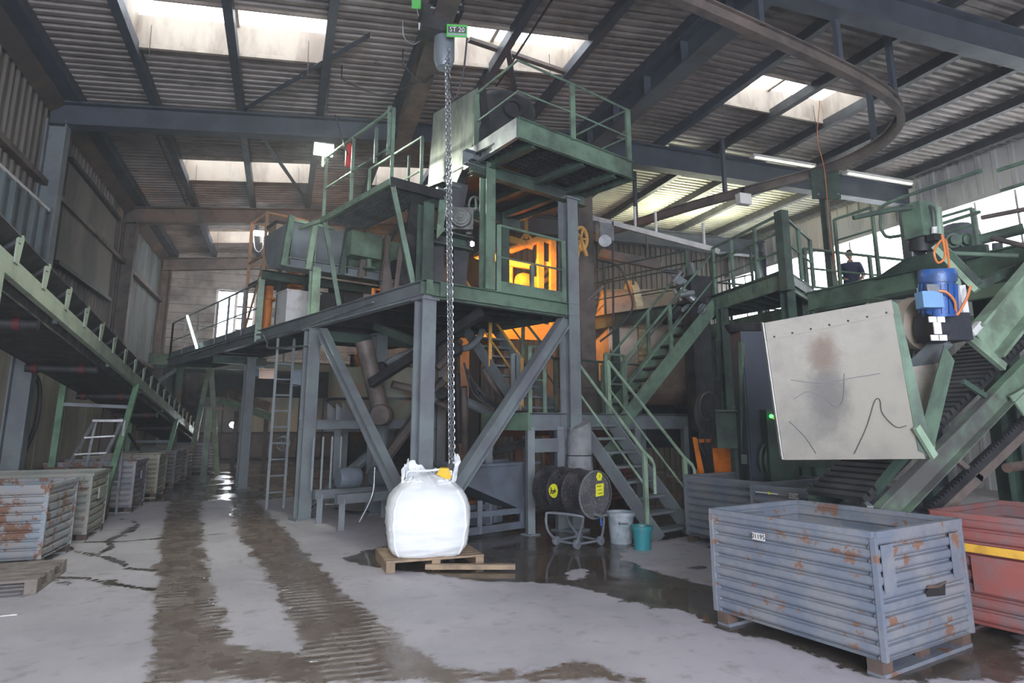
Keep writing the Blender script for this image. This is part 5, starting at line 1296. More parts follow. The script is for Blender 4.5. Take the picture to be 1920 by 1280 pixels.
# ---- apron conveyor on the right
ac = thing('apron_conveyor', 'steep green apron conveyor with dark slats at right edge', 'conveyor', (5.4, 4.6, 0))
Y0, Y1 = 4.32, 5.05
N0, N1 = gy(1673, 953, Y0), gy(1920, 700, Y0); dv = (N1 - N0).normalized(); Nt = N1 + dv * 1.6; Nb = N0 - dv * .15
up_ = dv.cross(V((0, 1, 0))); up_ = up_ if up_.z > 0 else -up_
worn = mat('worn_green_beam', (.20, .32, .21), .5, 0, (.12, .115, .11), .62, 1.5, RUST, .1, 6)
for y in (0, Y1 - Y0): bar('side_beam', ac, worn if y == 0 else green_dk, Nb + V((0, y, 0)), Nt + V((0, y, 0)), .09, .22, 'C', up=up_)
sl0 = None; nsl = 46; R = Matrix((V((0, 1, 0)), dv, V((0, 1, 0)).cross(dv))).transposed()
for i in range(nsl):
    p = Nb.lerp(Nt, i / nsl) + V((0, (Y1 - Y0) / 2, 0)) + up_ * .20
    if sl0 is None:
        sl0 = MB().box(p, (Y1 - Y0 - .1, .055, .05), Matrix.Identity(3)).make('slat', rubber, ac, loc=p); sl0.rotation_euler = R.to_euler()
    else: share(sl0, ac, p, R)
bar('drag_chain', ac, sooty, Nb + V((0, .12, 0)) + up_ * .14, Nt + V((0, .12, 0)) + up_ * .14, .05, .05, up=up_)
lo0, lo1 = gy(1770, 955, Y0), gy(1920, 812, Y0); ld_ = (lo1 - lo0).normalized()
bar('return_rail', ac, browngrey, lo0 - ld_ * .3, lo1 + ld_ * .9, .05, .08, up=up_); bar('return_rail', ac, sooty, lo0 - ld_ * .3 + up_ * .09, lo1 + ld_ * .9 + up_ * .09, .08, .06, up=up_)
for k in range(34): box('chain_block', ac, sooty, lo0 + ld_ * (k * .05 - .2) + up_ * .13 - V((0, .02, 0)), (.025, .05, .03), Matrix((ld_, V((0, 1, 0)), ld_.cross(V((0, 1, 0))))).transposed())
bar('tie_bar', ac, browngrey, gy(1793, 862, Y0), gy(1838, 898, Y0), .05, .05)
cyl('guide_pin', ac, rust_foot, gy(1888, 877, Y0), gy(1945, 868, Y0 + .2), .045)
bar('cross_tie', ac, steel, gy(1605, 935, Y0 + .3), gy(1632, 958, Y0), .05, .09); bar('cross_tie', ac, green_dk, gy(1805, 715, Y0 - .02), gy(1848, 742, Y0 - .02), .03, .05)
bar('cover_bracket', ac, green_lt, gy(1785, 606, Y0 - .1), gy(1882, 688, Y0 - .1), .05, .075)
for p, q in ((Nb.lerp(Nt, .99), None),): bar('support_leg', ac, green_dk, V((p.x, Y0, p.z)), V((p.x, Y0, 0)), .14, .14); 
bar('support_leg', ac, green_dk, Nb.lerp(Nt, .45) + V((0, .73, 0)), V((Nb.lerp(Nt, .45).x, Y0 + .73, 0)), .12, .12)
# pale green chute channel above it
ch = thing('feed_chute', 'pale green channel shaped chute sloping down to the apron conveyor', 'chute', gy(1850, 620, 4.25))
c0, c1 = gy(1822, 612, 4.25), gy(1945, 468, 4.25); cd = (c1 - c0).normalized(); cu = cd.cross(V((0, 1, 0))); cu = cu if cu.z > 0 else -cu
c1 = c1 + cd * 1.2
slab('web', ch, green_lt, [c0, c1, c1 - cu * .36, c0 - cu * .36], V((0, .015, 0)))
bar('flange', ch, green_lt, c0 + V((0, -.05, 0)), c1 + V((0, -.05, 0)), .13, .03, up=cu); bar('flange', ch, green_lt, c0 - cu * .36 + V((0, -.05, 0)), c1 - cu * .36 + V((0, -.05, 0)), .13, .03, up=cu)
box('end_lug', ch, white, c0 - cd * .05 + V((0, -.06, 0)), (.16, .05, .06), Matrix((cd, V((0, 1, 0)), cd.cross(V((0, 1, 0))))).transposed())
bar('prop', ch, green_dk, c1 + V((-.1, .05, -.4)), V((c1.x - .1, 4.2, 0)), .12, .12)
slab('lower_panel', ch, green_lt, [gy(1895, 742, 4.28), gy(1990, 690, 4.28), gy(1990, 800, 4.28), gy(1930, 790, 4.28)], V((0, .02, 0)))

# ---- blue motor and head drum
mt = thing('blue_motor', 'blue electric motor standing on its dark gearbox beside the hood', 'motor', dep(1765, 640, 5.2))
mc0, mc1 = dep(1760, 592, 5.2), dep(1757, 504, 5.2)
blu = mat('motor_blue', (.03, .10, .32), .4, .1, (.05, .08, .15), .4, 6); blu_l = mat('pale_motor_blue', (.17, .32, .52), .45)
mdir = (mc1 - mc0).normalized(); ML = (mc1 - mc0).length
MB().lathe(mc0, mdir, [(0, 0), (.125, 0), (.125, ML * .72), (.135, ML * .72), (.138, ML * .9), (.12, ML), (0, ML)], 24).make('casing', blu, mt, True)
fin = None
for k in range(16):
    a = 2 * math.pi * k / 16; d_ = (_rt * math.cos(a) + mdir.cross(_rt) * math.sin(a)); bar('fin', mt, blu, mc0 + d_ * .128 + mdir * .02, mc0 + d_ * .128 + mdir * ML * .68, .008, .02, up=d_)
tvw = (_C - mc0); tvw.z = 0; tvw.normalize()
box('terminal_box', mt, blu_l, mc0 + mdir * ML * .28 + tvw * .13 - _rt * .07, (.16, .10, .13), axes(_rt))
box('name_plate', mt, galv, mc0 + mdir * ML * .52 + tvw * .132 - _rt * .04, (.09, .015, .07), axes(_rt))
gbx = mat('black_gearbox', (.03, .032, .04), .4, .1)
gcx = dep(1768, 615, 5.22); box('gearbox', mt, gbx, gcx, (.30, .24, .22), axes(_rt)); cyl('gearbox_cover', mt, gbx, gcx - _rt * .16 + tvw * .02, gcx - _rt * .02 + tvw * .02, .13)
for du, dv_ in ((-14, -18), (2, -18), (-10, 20), (6, 20)): box('warning_plate', mt, white, dep(1762 + du, 615 + dv_ * .9, 5.06), (.06, .012, .045), axes(_rt))
box('white_cover', mt, white, dep(1757, 612, 5.06), (.06, .012, .12), axes(_rt))
ocable = mat('orange_cable', (.62, .20, .06), .5, bump=0)
tube('power_cable', mt, ocable, smoothpath([dep(1760, 545, 5.05), dep(1775, 548, 5.03), dep(1790, 565, 5.05), dep(1794, 590, 5.1), dep(1812, 560, 5.1), dep(1820, 535, 5.1)], 6), .010, 6)
tube('power_cable', mt, ocable, smoothpath([dep(1783, 550, 5.4), dep(1778, 480, 5.6), dep(1770, 448, 5.7), dep(1752, 470, 5.6), dep(1758, 492, 5.6), dep(1772, 480, 5.6), dep(1766, 440, 5.7)], 6), .010, 6)
bar('torque_arm', mt, white, dep(1800, 535, 5.2), dep(1808, 590, 5.2), .07, .04); bar('stand_off', mt, steel, gcx - EZ * .1, V((gcx.x, gcx.y + .5, 1.9)), .1, .1)
hdm = thing('head_drum', 'grey belt drum with beige rim between the hood and blue motor', 'drum', dep(1715, 640, 5.5))
r0, r1 = dep(1672, 606, 5.75), dep(1738, 606, 5.4)
cyl('belt_wrap', hdm, mat('smooth_grey_belt', (.17, .165, .16), .45), r0 - (r1 - r0) * .5, r0.lerp(r1, .55), .21, n=30)
cyl('rim', hdm, mat('beige_rim', (.34, .28, .22), .6), r0.lerp(r1, .62), r0.lerp(r1, .95), .225, n=30); cyl('shaft', hdm, sooty, r0.lerp(r1, .9), r1 + (r1 - r0).normalized() * .15, .05)
bar('bearing_arm', hdm, green_dk, r0.lerp(r1, .3) - EZ * .2, V((5.3, 4.7, 1.2)), .1, .12)
# angled struts behind the motor
sb = thing('strut_frame', 'pale green angled struts rising left from the chute head', 'frame', dep(1800, 560, 6.2))
for (u0, v0, u1, v1, m) in ((1752, 462, 1832, 545, green_lt), (1762, 455, 1838, 532, green_dk), (1780, 480, 1800, 560, green_lt)): bar('strut', sb, m, dep(u0, v0, 6.3), dep(u1, v1, 6.0), .07, .05)
bar('tie', sb, green_lt, dep(1720, 548, 6.3), dep(1800, 540, 6.1), .05, .08)
bar('girder_bracket', sb, green_dk, dep(1838, 532, 6.0), V((8.1, 4.9, 3.4)), .08, .08)

# ---- curved overhead monorail
mr = thing('curved_monorail', 'curved steel monorail looping below the roof on hangers', 'rail', (8, 9, 6.6))
pts = smoothpath([(2.2, 5.45, 6.6), (4.85, 5.89, 6.6), (7.61, 6.43, 6.6), (9.05, 6.90, 6.6), (9.75, 7.55, 6.6), (10.1, 8.4, 6.6), (10.04, 9.46, 6.6), (9.6, 10.5, 6.6), (8.86, 12.13, 6.6), (8.05, 14.56, 6.6), (7.4, 16.6, 6.6)], 7)
b = MB(); pf = prof('I', .12, .20, .02); k = len(pf)
for i, p in enumerate(pts):
    d_ = (pts[min(i + 1, len(pts) - 1)] - pts[max(i - 1, 0)]).normalized(); s_ = d_.cross(EZ)
    b.v += [tuple(p + s_ * a + EZ * c) for a, c in pf]
for i in range(len(pts) - 1): b.f += [(i * k + j, i * k + (j + 1) % k, (i + 1) * k + (j + 1) % k, (i + 1) * k + j) for j in range(k)]
b.f += [tuple(range(k - 1, -1, -1)), tuple(range((len(pts) - 1) * k, len(pts) * k))]
b.make('rail', browngrey, mr)
for (x, y) in ((5.6, 6.03), (7.3, 6.37), (8.9, 6.82), (10.05, 8.2), (9.2, 11.4), (8.3, 13.8), (7.5, 16.3)): bar('hanger', mr, bluegrey, (x, y, 6.68), (x, y, 8.0 if x > 6 else 7.9), .08, .08)
bp_ = thing('bracket_post', 'green post with square plate propping the curved monorail', 'post', (10.04, 9.46, 3.75))
bar('post', bp_, green_dk, (10.04, 9.46, 3.75), (10.04, 9.46, 6.1), .12, .14); box('head_plate', bp_, green_dk, V((10.0, 9.36, 6.27)), (.56, .05, .62), axes(_rt))
for dx in (-.2, .2): cyl('bolt', bp_, galv, V((10.0, 9.32, 6.04)) + _rt * dx, V((9.99, 9.29, 6.04)) + _rt * dx, .02)
tube('hanging_cord', bp_, ocable, smoothpath([(9.9, 9.2, 8.0), (9.85, 9.3, 7.2), (9.9, 9.25, 6.5), (9.88, 9.25, 5.2), (9.9, 9.2, 4.2)], 4), .008, 5)
stripm = emit('pale_strip_light', (1.0, .95, .70), .75)
for k, (xa, xb, z) in enumerate(((10.3, 12.2, 7.88), (13.2, 15.5, 7.86))):
    t = thing('strip_light', ['pale strip light left of the monorail bracket post', 'pale strip light right of the monorail bracket post'][k], 'lamp', ((xa + xb) / 2, 11.7, z)); box('housing', t, white, ((xa + xb) / 2, 11.72, z), (xb - xa, .16, .08)); box('tube', t, stripm, ((xa + xb) / 2, 11.66, z - .05), (xb - xa - .1, .05, .04))
# ================================================================== BACKGROUND MACHINERY
# ---- hall mid column with gauge box
mcn = thing('ridge_column', 'tall brown hall column standing behind the green mezzanine', 'column', (5.95, 12.13, 0))
bar('shaft', mcn, browngrey, (5.95, 12.13, 0), (5.95, 12.13, 7.3), .34, .34, 'I', up=(0, 1, 0), t=.03); box('base_plate', mcn, browngrey, (5.95, 12.13, .015), (.5, .5, .03))
gbx2 = thing('gauge_box', 'grey switch box with round dial on the tall hall column', 'box', dep(1134, 460, 12.4))
box('case', gbx2, galv, dep(1134, 436, 12.4), (.30, .18, .34)); MB().lathe(dep(1134, 452, 12.25), V((-.4, -1, 0)), [(0, .03), (.12, .03), (.13, 0)], 18).make('dial', galv, gbx2, True); cyl('conduit', gbx2, sooty, dep(1149, 415, 12.4), dep(1150, 600, 12.4), .02)
tube('cable_loop', gbx2, rubber, smoothpath([dep(1120, 487, 12.2), dep(1160, 500, 12.0), dep(1180, 545, 11.9), dep(1185, 580, 11.9), dep(1160, 612, 12), dep(1125, 640, 12.1)], 6), .02, 6)
bar('slanted_bar', gbx2, browngrey, dep(1103, 564, 12.3), dep(1132, 536, 12.3), .05, .05)

# ---- rear platform with ochre frame, lit by the sodium lamp
RZ = 3.75
rp = thing('rear_platform', 'ochre painted rear platform with box panels behind the mezzanine stair', 'platform', (5.6, 14.5, 0))
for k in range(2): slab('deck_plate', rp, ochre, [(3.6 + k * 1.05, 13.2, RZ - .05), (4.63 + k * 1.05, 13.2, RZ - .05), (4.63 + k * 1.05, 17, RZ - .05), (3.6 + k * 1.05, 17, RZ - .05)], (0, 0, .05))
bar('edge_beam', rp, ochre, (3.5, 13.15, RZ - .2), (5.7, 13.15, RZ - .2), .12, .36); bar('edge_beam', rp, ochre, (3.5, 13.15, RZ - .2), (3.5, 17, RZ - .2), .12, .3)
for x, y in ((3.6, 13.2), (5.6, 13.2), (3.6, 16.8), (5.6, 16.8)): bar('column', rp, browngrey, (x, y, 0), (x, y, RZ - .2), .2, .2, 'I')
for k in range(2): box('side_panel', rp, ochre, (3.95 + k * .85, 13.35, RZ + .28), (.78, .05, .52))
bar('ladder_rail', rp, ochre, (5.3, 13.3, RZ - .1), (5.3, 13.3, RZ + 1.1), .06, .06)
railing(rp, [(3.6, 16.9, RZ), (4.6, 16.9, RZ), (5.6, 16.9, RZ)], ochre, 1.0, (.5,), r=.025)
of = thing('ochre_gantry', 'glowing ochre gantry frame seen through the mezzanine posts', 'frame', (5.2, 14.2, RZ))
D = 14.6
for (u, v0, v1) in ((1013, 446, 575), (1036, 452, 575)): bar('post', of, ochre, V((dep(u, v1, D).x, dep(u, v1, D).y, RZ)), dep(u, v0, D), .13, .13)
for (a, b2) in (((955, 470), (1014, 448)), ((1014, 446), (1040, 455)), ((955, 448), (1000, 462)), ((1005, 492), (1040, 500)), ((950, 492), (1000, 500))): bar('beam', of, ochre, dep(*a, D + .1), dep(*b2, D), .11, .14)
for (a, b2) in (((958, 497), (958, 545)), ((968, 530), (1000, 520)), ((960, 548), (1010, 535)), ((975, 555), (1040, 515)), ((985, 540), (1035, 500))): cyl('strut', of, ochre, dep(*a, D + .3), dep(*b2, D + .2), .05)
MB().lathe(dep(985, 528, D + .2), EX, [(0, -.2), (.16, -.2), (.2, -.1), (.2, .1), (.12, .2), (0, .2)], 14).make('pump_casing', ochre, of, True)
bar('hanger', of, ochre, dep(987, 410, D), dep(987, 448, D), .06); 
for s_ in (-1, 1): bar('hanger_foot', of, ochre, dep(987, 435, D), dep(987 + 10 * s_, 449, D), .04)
wl_ = thing('rope_pulley', 'small ochre rope wheel left of the hall column', 'pulley', dep(1091, 470, 12.6))
pc = dep(1089, 447, 12.6); wn_ = (_rt * .75 - _fw * .65).normalized(); a1 = wn_.orthogonal().normalized(); a2 = wn_.cross(a1)
rim = MB().tube([pc + (a1 * math.cos(k * .314) + a2 * math.sin(k * .314)) * .22 for k in range(20)], .035, 6, True).make('wheel_rim', ochre, wl_, True)
for k in range(5): bar('spoke', rim, ochre, pc, pc + (a1 * math.cos(k * 1.257) + a2 * math.sin(k * 1.257)) * .22, .04, .03)
bar('arm', wl_, ochre, pc, dep(1100, 480, 12.6), .05); bar('arm', wl_, ochre, pc, dep(1082, 485, 12.6), .05)
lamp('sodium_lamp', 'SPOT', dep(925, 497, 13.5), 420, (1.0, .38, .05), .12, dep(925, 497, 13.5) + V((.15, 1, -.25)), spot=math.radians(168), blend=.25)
sod = thing('sodium_lamp_fitting', 'orange glowing lamp fitting behind the tall mezzanine column', 'lamp', dep(925, 480, 13.5)); MB().lathe(dep(925, 482, 13.5), EZ, [(0, .16), (.06, .15), (.42, .03), (.42, .01), (.05, .13), (0, .14)], 20).make('uplight_shield', sooty, sod, True); MB().lathe(dep(925, 488, 13.5), EZ, [(0, 0), (.04, .03), (.04, .08), (0, .1)], 10).make('bulb', emit('sodium_bulb', (1.0, .5, .1), 25), sod, True)  # wide dish added over the bulb to keep its light off the roof
for k, (u, v, lab) in enumerate(((885, 457, 'small white lamp glinting beside the high front column'), (775, 448, 'small white lamp glinting left of the gear motor'))):
    t = thing('small_lamp', lab, 'lamp', dep(u, v, 13)); MB().lathe(dep(u, v, 13), EZ, [(0, -.06), (.05, -.03), (.05, .03), (0, .06)], 12).make('bulb', emit('white_bulb%d' % k, (1, .98, .9), 14), t, True); cyl('stem', t, sooty, dep(u, v, 13) + EZ * .05, dep(u, v, 13) + EZ * .5, .012)

# ---- ball mill with ring gear
ml = thing('ball_mill', 'huge horizontal ball mill drum with toothed ring gear', 'mill', (8.1, 12.6, 0))
mcen = V((8.3, 13.2, 3.35)); mdx = V((.93, -.36, 0)).normalized(); mr_ = 1.38
millm = mat('pale_mill_shell', (.52, .42, .33), .5, .2, (.36, .28, .22), .45, 2.5)
MB().lathe(mcen - mdx * 1.6, mdx, [(0, 0), (.5, 0), (.55, .15), (mr_, .35), (mr_, 1.0), (mr_ + .02, 1.0), (mr_ + .02, 1.05), (mr_, 1.05), (mr_, 2.3), (mr_ + .06, 2.3), (mr_ + .06, 2.42), (.9, 2.6), (.5, 2.8), (0, 2.8)], 44).make('shell', millm, ml, True)
gr_ = MB(); n = 72; a1 = EZ; a2 = mdx.cross(EZ)
for side_ in (0, .16):
    for i in range(n * 2):
        r = mr_ + (.20 if (i // 1) % 2 else .13); a = 2 * math.pi * i / (n * 2); gr_.v.append(tuple(mcen - mdx * .62 + mdx * side_ + (a1 * math.cos(a) + a2 * math.sin(a)) * r))
for i in range(n * 2): j = (i + 1) % (n * 2); gr_.f.append((i, j, n * 2 + j, n * 2 + i))
for side_ in (0, .16):
    for i in range(n * 2): a = 2 * math.pi * i / (n * 2); gr_.v.append(tuple(mcen - mdx * .62 + mdx * side_ + (a1 * math.cos(a) + a2 * math.sin(a)) * (mr_ - .02)))
for s_ in (0, 1):
    for i in range(n * 2): j = (i + 1) % (n * 2); gr_.f.append((s_ * n * 2 + i, s_ * n * 2 + j, (2 + s_) * n * 2 + j, (2 + s_) * n * 2 + i))
gr_.make('ring_gear', mat('yellowish_gear', (.60, .50, .30), .5, .2, (.40, .32, .2), .4, 4), ml)
MB().lathe(mcen + mdx * .5, mdx, [(mr_, 0), (mr_ + .08, 0), (mr_ + .08, .22), (mr_, .22)], 44).make('riding_ring', galv, ml, True)
for k in range(18):
    a = 2 * math.pi * k / 18; p = mcen + mdx * .72 + (a1 * math.cos(a) + a2 * math.sin(a)) * (mr_ + .03); cyl('bolt', ml, galv, p, p + mdx * .06, .035, n=8)
for o in (-1.4, 1.1): box('plinth', ml, sooty, mcen + mdx * o - EZ * 2.1, (.8, 1.6, 2.5), axes(mdx))
slab('guard_sheet', ml, rubber, [mcen - mdx * 1.2 - a2 * 1.5 + EZ * (-.35), mcen + mdx * 1.2 - a2 * 1.5 + EZ * (-.35), mcen + mdx * 1.2 - a2 * 1.5 - EZ * 2.4, mcen - mdx * 1.2 - a2 * 1.5 - EZ * 2.4], a2 * -.03)
pg_ = thing('chrome_drive', 'shiny pipework drive cluster at the right end of the mill', 'drive', dep(1305, 585, 11.6))
for k in range(16):
    u, v = 1285 + random.uniform(-12, 42), 505 + random.uniform(0, 75); p = dep(u, v, 11.8 + random.uniform(0, .4)); q = p + V((random.uniform(-.35, .35), random.uniform(-.2, .2), random.uniform(-.25, .25)))
    cyl('pipe', pg_, [galv, sooty, steel][k % 3], p, q, random.uniform(.03, .08), n=10)
box('casing', pg_, sooty, dep(1305, 545, 12.2), (.5, .4, .5)); box('stand', pg_, sooty, V((dep(1305, 585, 12.2).x, dep(1305, 585, 12.2).y, 1.9)), (.4, .3, 3.7))
# pale cable tray and lamps under the rear roof
ct = thing('cable_tray', 'long pale cable tray hanging across the rear right bay', 'tray', dep(1240, 445, 13)); ta, tb = dep(1085, 402, 14.5), dep(1345, 470, 12.3)
bar('tray', ct, white, ta, tb, .22, .10); 
for f in (.45, .6, .92): bar('hanger', ct, white, ta.lerp(tb, f), ta.lerp(tb, f) + EZ * .5, .04, .04)
ct2 = thing('hanging_beam', 'brown beam hanging under the rear roof left of the pale tray', 'beam', dep(1200, 500, 15)); bar('beam', ct2, browngrey, dep(1125, 475, 15), dep(1240, 498, 14.6), .18, .2); bar('hanger', ct2, browngrey, dep(1213, 485, 14.7), dep(1213, 430, 14.7), .05)
bar('hanger_foot', ct2, browngrey, dep(1213, 480, 14.7), dep(1222, 492, 14.7), .04)
fl2 = thing('roof_floodlight', 'small pale floodlight box under the bright rear roof', 'lamp', dep(1394, 375, 14)); box('housing', fl2, white, dep(1394, 374, 14), (.30, .16, .24)); bar('bracket', fl2, sooty, dep(1394, 366, 14), dep(1394, 350, 14), .04)
lamp('rear_bay_light', 'AREA', (11.5, 15.6, 6.9), 170, (.95, .97, .72), 2.6, (11.5, 15.0, 9), 1.4)
lamp('fluorescent_light', 'AREA', dep(500, 446, 17.9), 70, (.92, .95, 1.0), 1.0, dep(500, 600, 21), .2)
lt = thing('fluorescent_lamp', 'bright fluorescent lamp hanging before the far skylight', 'lamp', dep(500, 440, 18)); bar('tube', lt, emit('fluorescent_tube', (.85, .92, 1.0), 10), dep(473, 437, 18), dep(515, 441, 18), .1, .1); bar('housing', lt, white, dep(473, 434, 18.1), dep(520, 438, 18.1), .16, .06)
bar('hanger', lt, sooty, dep(480, 434, 18.1), dep(480, 434, 18.1) + EZ * .35, .03); bar('hanger', lt, sooty, dep(513, 438, 18.1), dep(513, 438, 18.1) + EZ * .4, .03)
tube('loose_cable', lt, sooty, smoothpath([dep(475, 440, 18), dep(478, 465, 18), dep(486, 472, 18), dep(493, 462, 18), dep(492, 442, 18)], 5), .015, 5)
# scaffold tower on the long walkway
sf = thing('scaffold_tower', 'slender orange lit pipe scaffold standing on the long walkway', 'scaffold', L(.7, 7.6, DZ))
scafm = mat('orange_lit_pipe', (.42, .24, .13), .6, 0, (.28, .16, .1), .4, 4)  # pipe colour includes the orange light falling on it
SP = [L(.15, 7.9, DZ), L(.15, 6.9, DZ), L(1.05, 6.9, DZ), L(1.05, 7.9, DZ)]
for p in SP: bar('upright', sf, scafm, p, p + EZ * 2.75, .07, .07)
for h in (1.75, 2.73):
    for i in range(4): bar('ledger', sf, scafm, SP[i] + EZ * h, SP[(i + 1) % 4] + EZ * h, .04, .04)
bar('diagonal', sf, scafm, SP[0] + EZ * .1, SP[1] + EZ * 1.6, .04, .04); bar('diagonal', sf, scafm, SP[1] + EZ * 1.75, SP[2] + EZ * 1.3, .04, .04)
slab('platform_board', sf, sooty, [SP[1] + EZ * 1.2, SP[2] + EZ * 1.2, SP[3] + EZ * 1.2, SP[0] + EZ * 1.2], EZ * .05)

# ---- under the mezzanine
tk = thing('mixing_tank', 'wide round mixing tank with conical base under the mezzanine', 'tank', dep(728, 800, 13.2))
tc = dep(728, 745, 13.2); tankm = mat('tank_green_brown', (.27, .28, .21), .6, .1, (.33, .20, .14), .45, 2.5)
MB().lathe(V((tc.x, tc.y, 0)), EZ, [(0, 1.45), (.62, 1.45), (1.2, 2.02), (1.2, 2.62), (1.15, 2.62), (1.15, 2.1), (.6, 1.5), (0, 1.5)], 36).make('shell', tankm, tk, True)
MB().lathe(V((tc.x, tc.y, 2.0)), EZ, [(1.2, 0), (1.25, 0), (1.25, .05), (1.2, .05)], 36).make('ring', sooty, tk, True)
for k in range(6): a = k * 1.047 + .3; bar('leg', tk, steel, V((tc.x + math.cos(a) * 1.05, tc.y + math.sin(a) * 1.05, 0)), V((tc.x + math.cos(a) * 1.05, tc.y + math.sin(a) * 1.05, 1.95)), .12, .12)
for k in range(10): slab('rib', tk, steel, [V((tc.x + math.cos(a) * .62, tc.y + math.sin(a) * .62, 1.4)) for a in (k * .628,)] + [V((tc.x + math.cos(k * .628) * 1.2, tc.y + math.sin(k * .628) * 1.2, 1.98)), V((tc.x + math.cos(k * .628) * 1.2, tc.y + math.sin(k * .628) * 1.2, 1.4))], V((.01, .01, 0)))
cp_ = thing('discharge_pipe', 'rusty slanting discharge pipe with round flange before the tank', 'pipe', dep(715, 790, 11))
cyl('pipe', cp_, browngrey, dep(682, 640, 11), dep(712, 762, 10.9), .15); MB().lathe(dep(714, 778, 10.7), V((-.5, -1, 0)), [(0, .06), (.16, .06), (.18, .03), (.18, -.15), (.16, -.2)], 18).make('flange', browngrey, cp_, True)
up_pipes = thing('slurry_pipes', 'bundle of grey slurry pipes winding below the mezzanine deck', 'pipes', L(1.6, 2.2, 2.0))
for pts_, r in (([(712, 690), (740, 672), (800, 648), (830, 636)], .06), ([(790, 762), (830, 740), (890, 760), (960, 800)], .09), ([(820, 690), (850, 655), (862, 640)], .07), ([(855, 655), (880, 650), (900, 630), (905, 610)], .06), ([(735, 720), (790, 735), (850, 770)], .07), ([(870, 725), (872, 800), (872, 850)], .06), ([(858, 700), (860, 830)], .05), ([(905, 560 + 130), (930, 730), (960, 760)], .05)):
    tube('pipe', up_pipes, [browngrey, steel, sooty][len(pts_) % 3], smoothpath([dep(u, v, 11.3 + .2 * i) for i, (u, v) in enumerate(pts_)], 5), r, 10)
for u, v in ((714, 690), (855, 655), (830, 738)): MB().lathe(dep(u, v, 11.2), V((-.6, -1, .1)), [(0, .06), (.09, .06), (.12, 0), (.12, -.05), (.08, -.05)], 14).make('flange', sooty, up_pipes, True)
for k in range(5): tube('hose', up_pipes, rubber, smoothpath([dep(870 + k * 6, 680 + k * 12, 10.6), dep(890 + k * 12, 740 + k * 6, 10.7), dep(945, 770, 10.7), dep(1010 - k * 4, 775 + k * 12, 10.5), dep(990 - k * 8, 830, 10.5), dep(930 - 6 * k, 850 + 2 * k, 10.6)], 6), .018, 6)
# blue-grey skip hopper
sk_ = thing('skip_hopper', 'blue grey tipping skip with sloping belly behind the white bag', 'skip', L(1.6, .75, 0))
skm = mat('blue_grey_skip', (.14, .165, .20), .55, .1, (.10, .11, .13), .5, 2)
prof_s = [(1.0, .98), (2.28, .98), (2.2, .80), (1.98, .33), (1.0, .72)]
for q in (.42, 1.15): slab('side_plate', sk_, skm, [L(p, q, z) for p, z in prof_s], EY * .012)
for (a, b2) in zip(prof_s[1:], prof_s[2:] + prof_s[:1]): slab('shell_plate', sk_, skm, [L(a[0], .42, a[1]), L(b2[0], .42, b2[1]), L(b2[0], 1.16, b2[1]), L(a[0], 1.16, a[1])], EX * .012)
bar('rim', sk_, skm, L(.98, .40, .985), L(2.36, .40, .985), .06, .04); bar('rim', sk_, skm, L(.98, 1.17, .985), L(2.36, 1.17, .985), .06, .04)
for q in (.45, 1.12):
    bar('base_rail', sk_, skm, L(.9, q, .10), L(2.2, q, .10), .06, .10); bar('base_rail', sk_, skm, L(.9, q, .32), L(2.2, q, .30), .05, .08)
    for p in (1.25, 2.05): bar('strut', sk_, skm, L(p, q, .05), L(p, q, .5), .07, .07)
# pump base frames, debris and sheets under the platform
fb_ = thing('pump_set', 'dusty steel pump stand with motors on the floor under the deck', 'frame', L(.9, 2.6, 0))
for q in (2.3, 3.1): bar('rail', fb_, steel, L(-.05, q, .45), L(2.4, q, .45), .1, .14)
for p in (.05, 1.2, 2.3):
    for q in (2.3, 3.1): bar('leg', fb_, steel, L(p, q, 0), L(p, q, .45), .09, .09)
for p in (.35, .95, 1.6):
    MB().lathe(L(p, 2.7, .72), EX, [(0, -.2), (.14, -.2), (.16, -.15), (.16, .15), (.10, .2), (0, .2)], 16).make('motor', skm, fb_, True)
for k in range(4): bar('panel_post', fb_, steel, L(-.02 + k * .16, 3.3, .5), L(-.02 + k * .16, 3.3, 1.35), .03, .08)
tube('conduit', fb_, galv, smoothpath([L(.3, 2.2, .1), L(.45, 2.1, .5), L(.5, 2.15, .9)], 4), .015, 6)
tube('tap_pipe', fb_, browngrey, [L(-.2 + 1.0, 1.6, .95), L(1.3, 1.6, .95)], .03); cyl('handle', fb_, galv, L(.95, 1.58, 1.08), L(1.1, 1.58, .85), .02)
random.seed(11)
for k in range(9):
    p = gz(625 + random.uniform(0, 105), 938 + random.uniform(-8, 14)); a = random.uniform(0, 3.1); d_ = V((math.cos(a), math.sin(a), 0)); ln = random.uniform(.15, .5)
    tag(MB().box(p + EZ * (.02 + .018 * k), (ln, .06 + .05 * random.random(), .015), Matrix.Rotation(a, 3, 'Z')).make('scrap_strip', [galv, sooty, steel][k % 3], None, loc=(p.x, p.y, 0)), 'thin metal scrap strip in the heap beside the deck column', 'scrap', 'scrap strips heaped beside the column')
hose_f = tag(MB().tube(smoothpath([gz(630, 955) + EZ * .03, gz(650, 962) + EZ * .03, gz(690, 962) + EZ * .03, gz(722, 950) + EZ * .03, gz(745, 945) + EZ * .03], 6), .02, 8).make('floor_hose', rubber, None, True), 'dark hose lying on the floor by the scrap heap', 'hose')
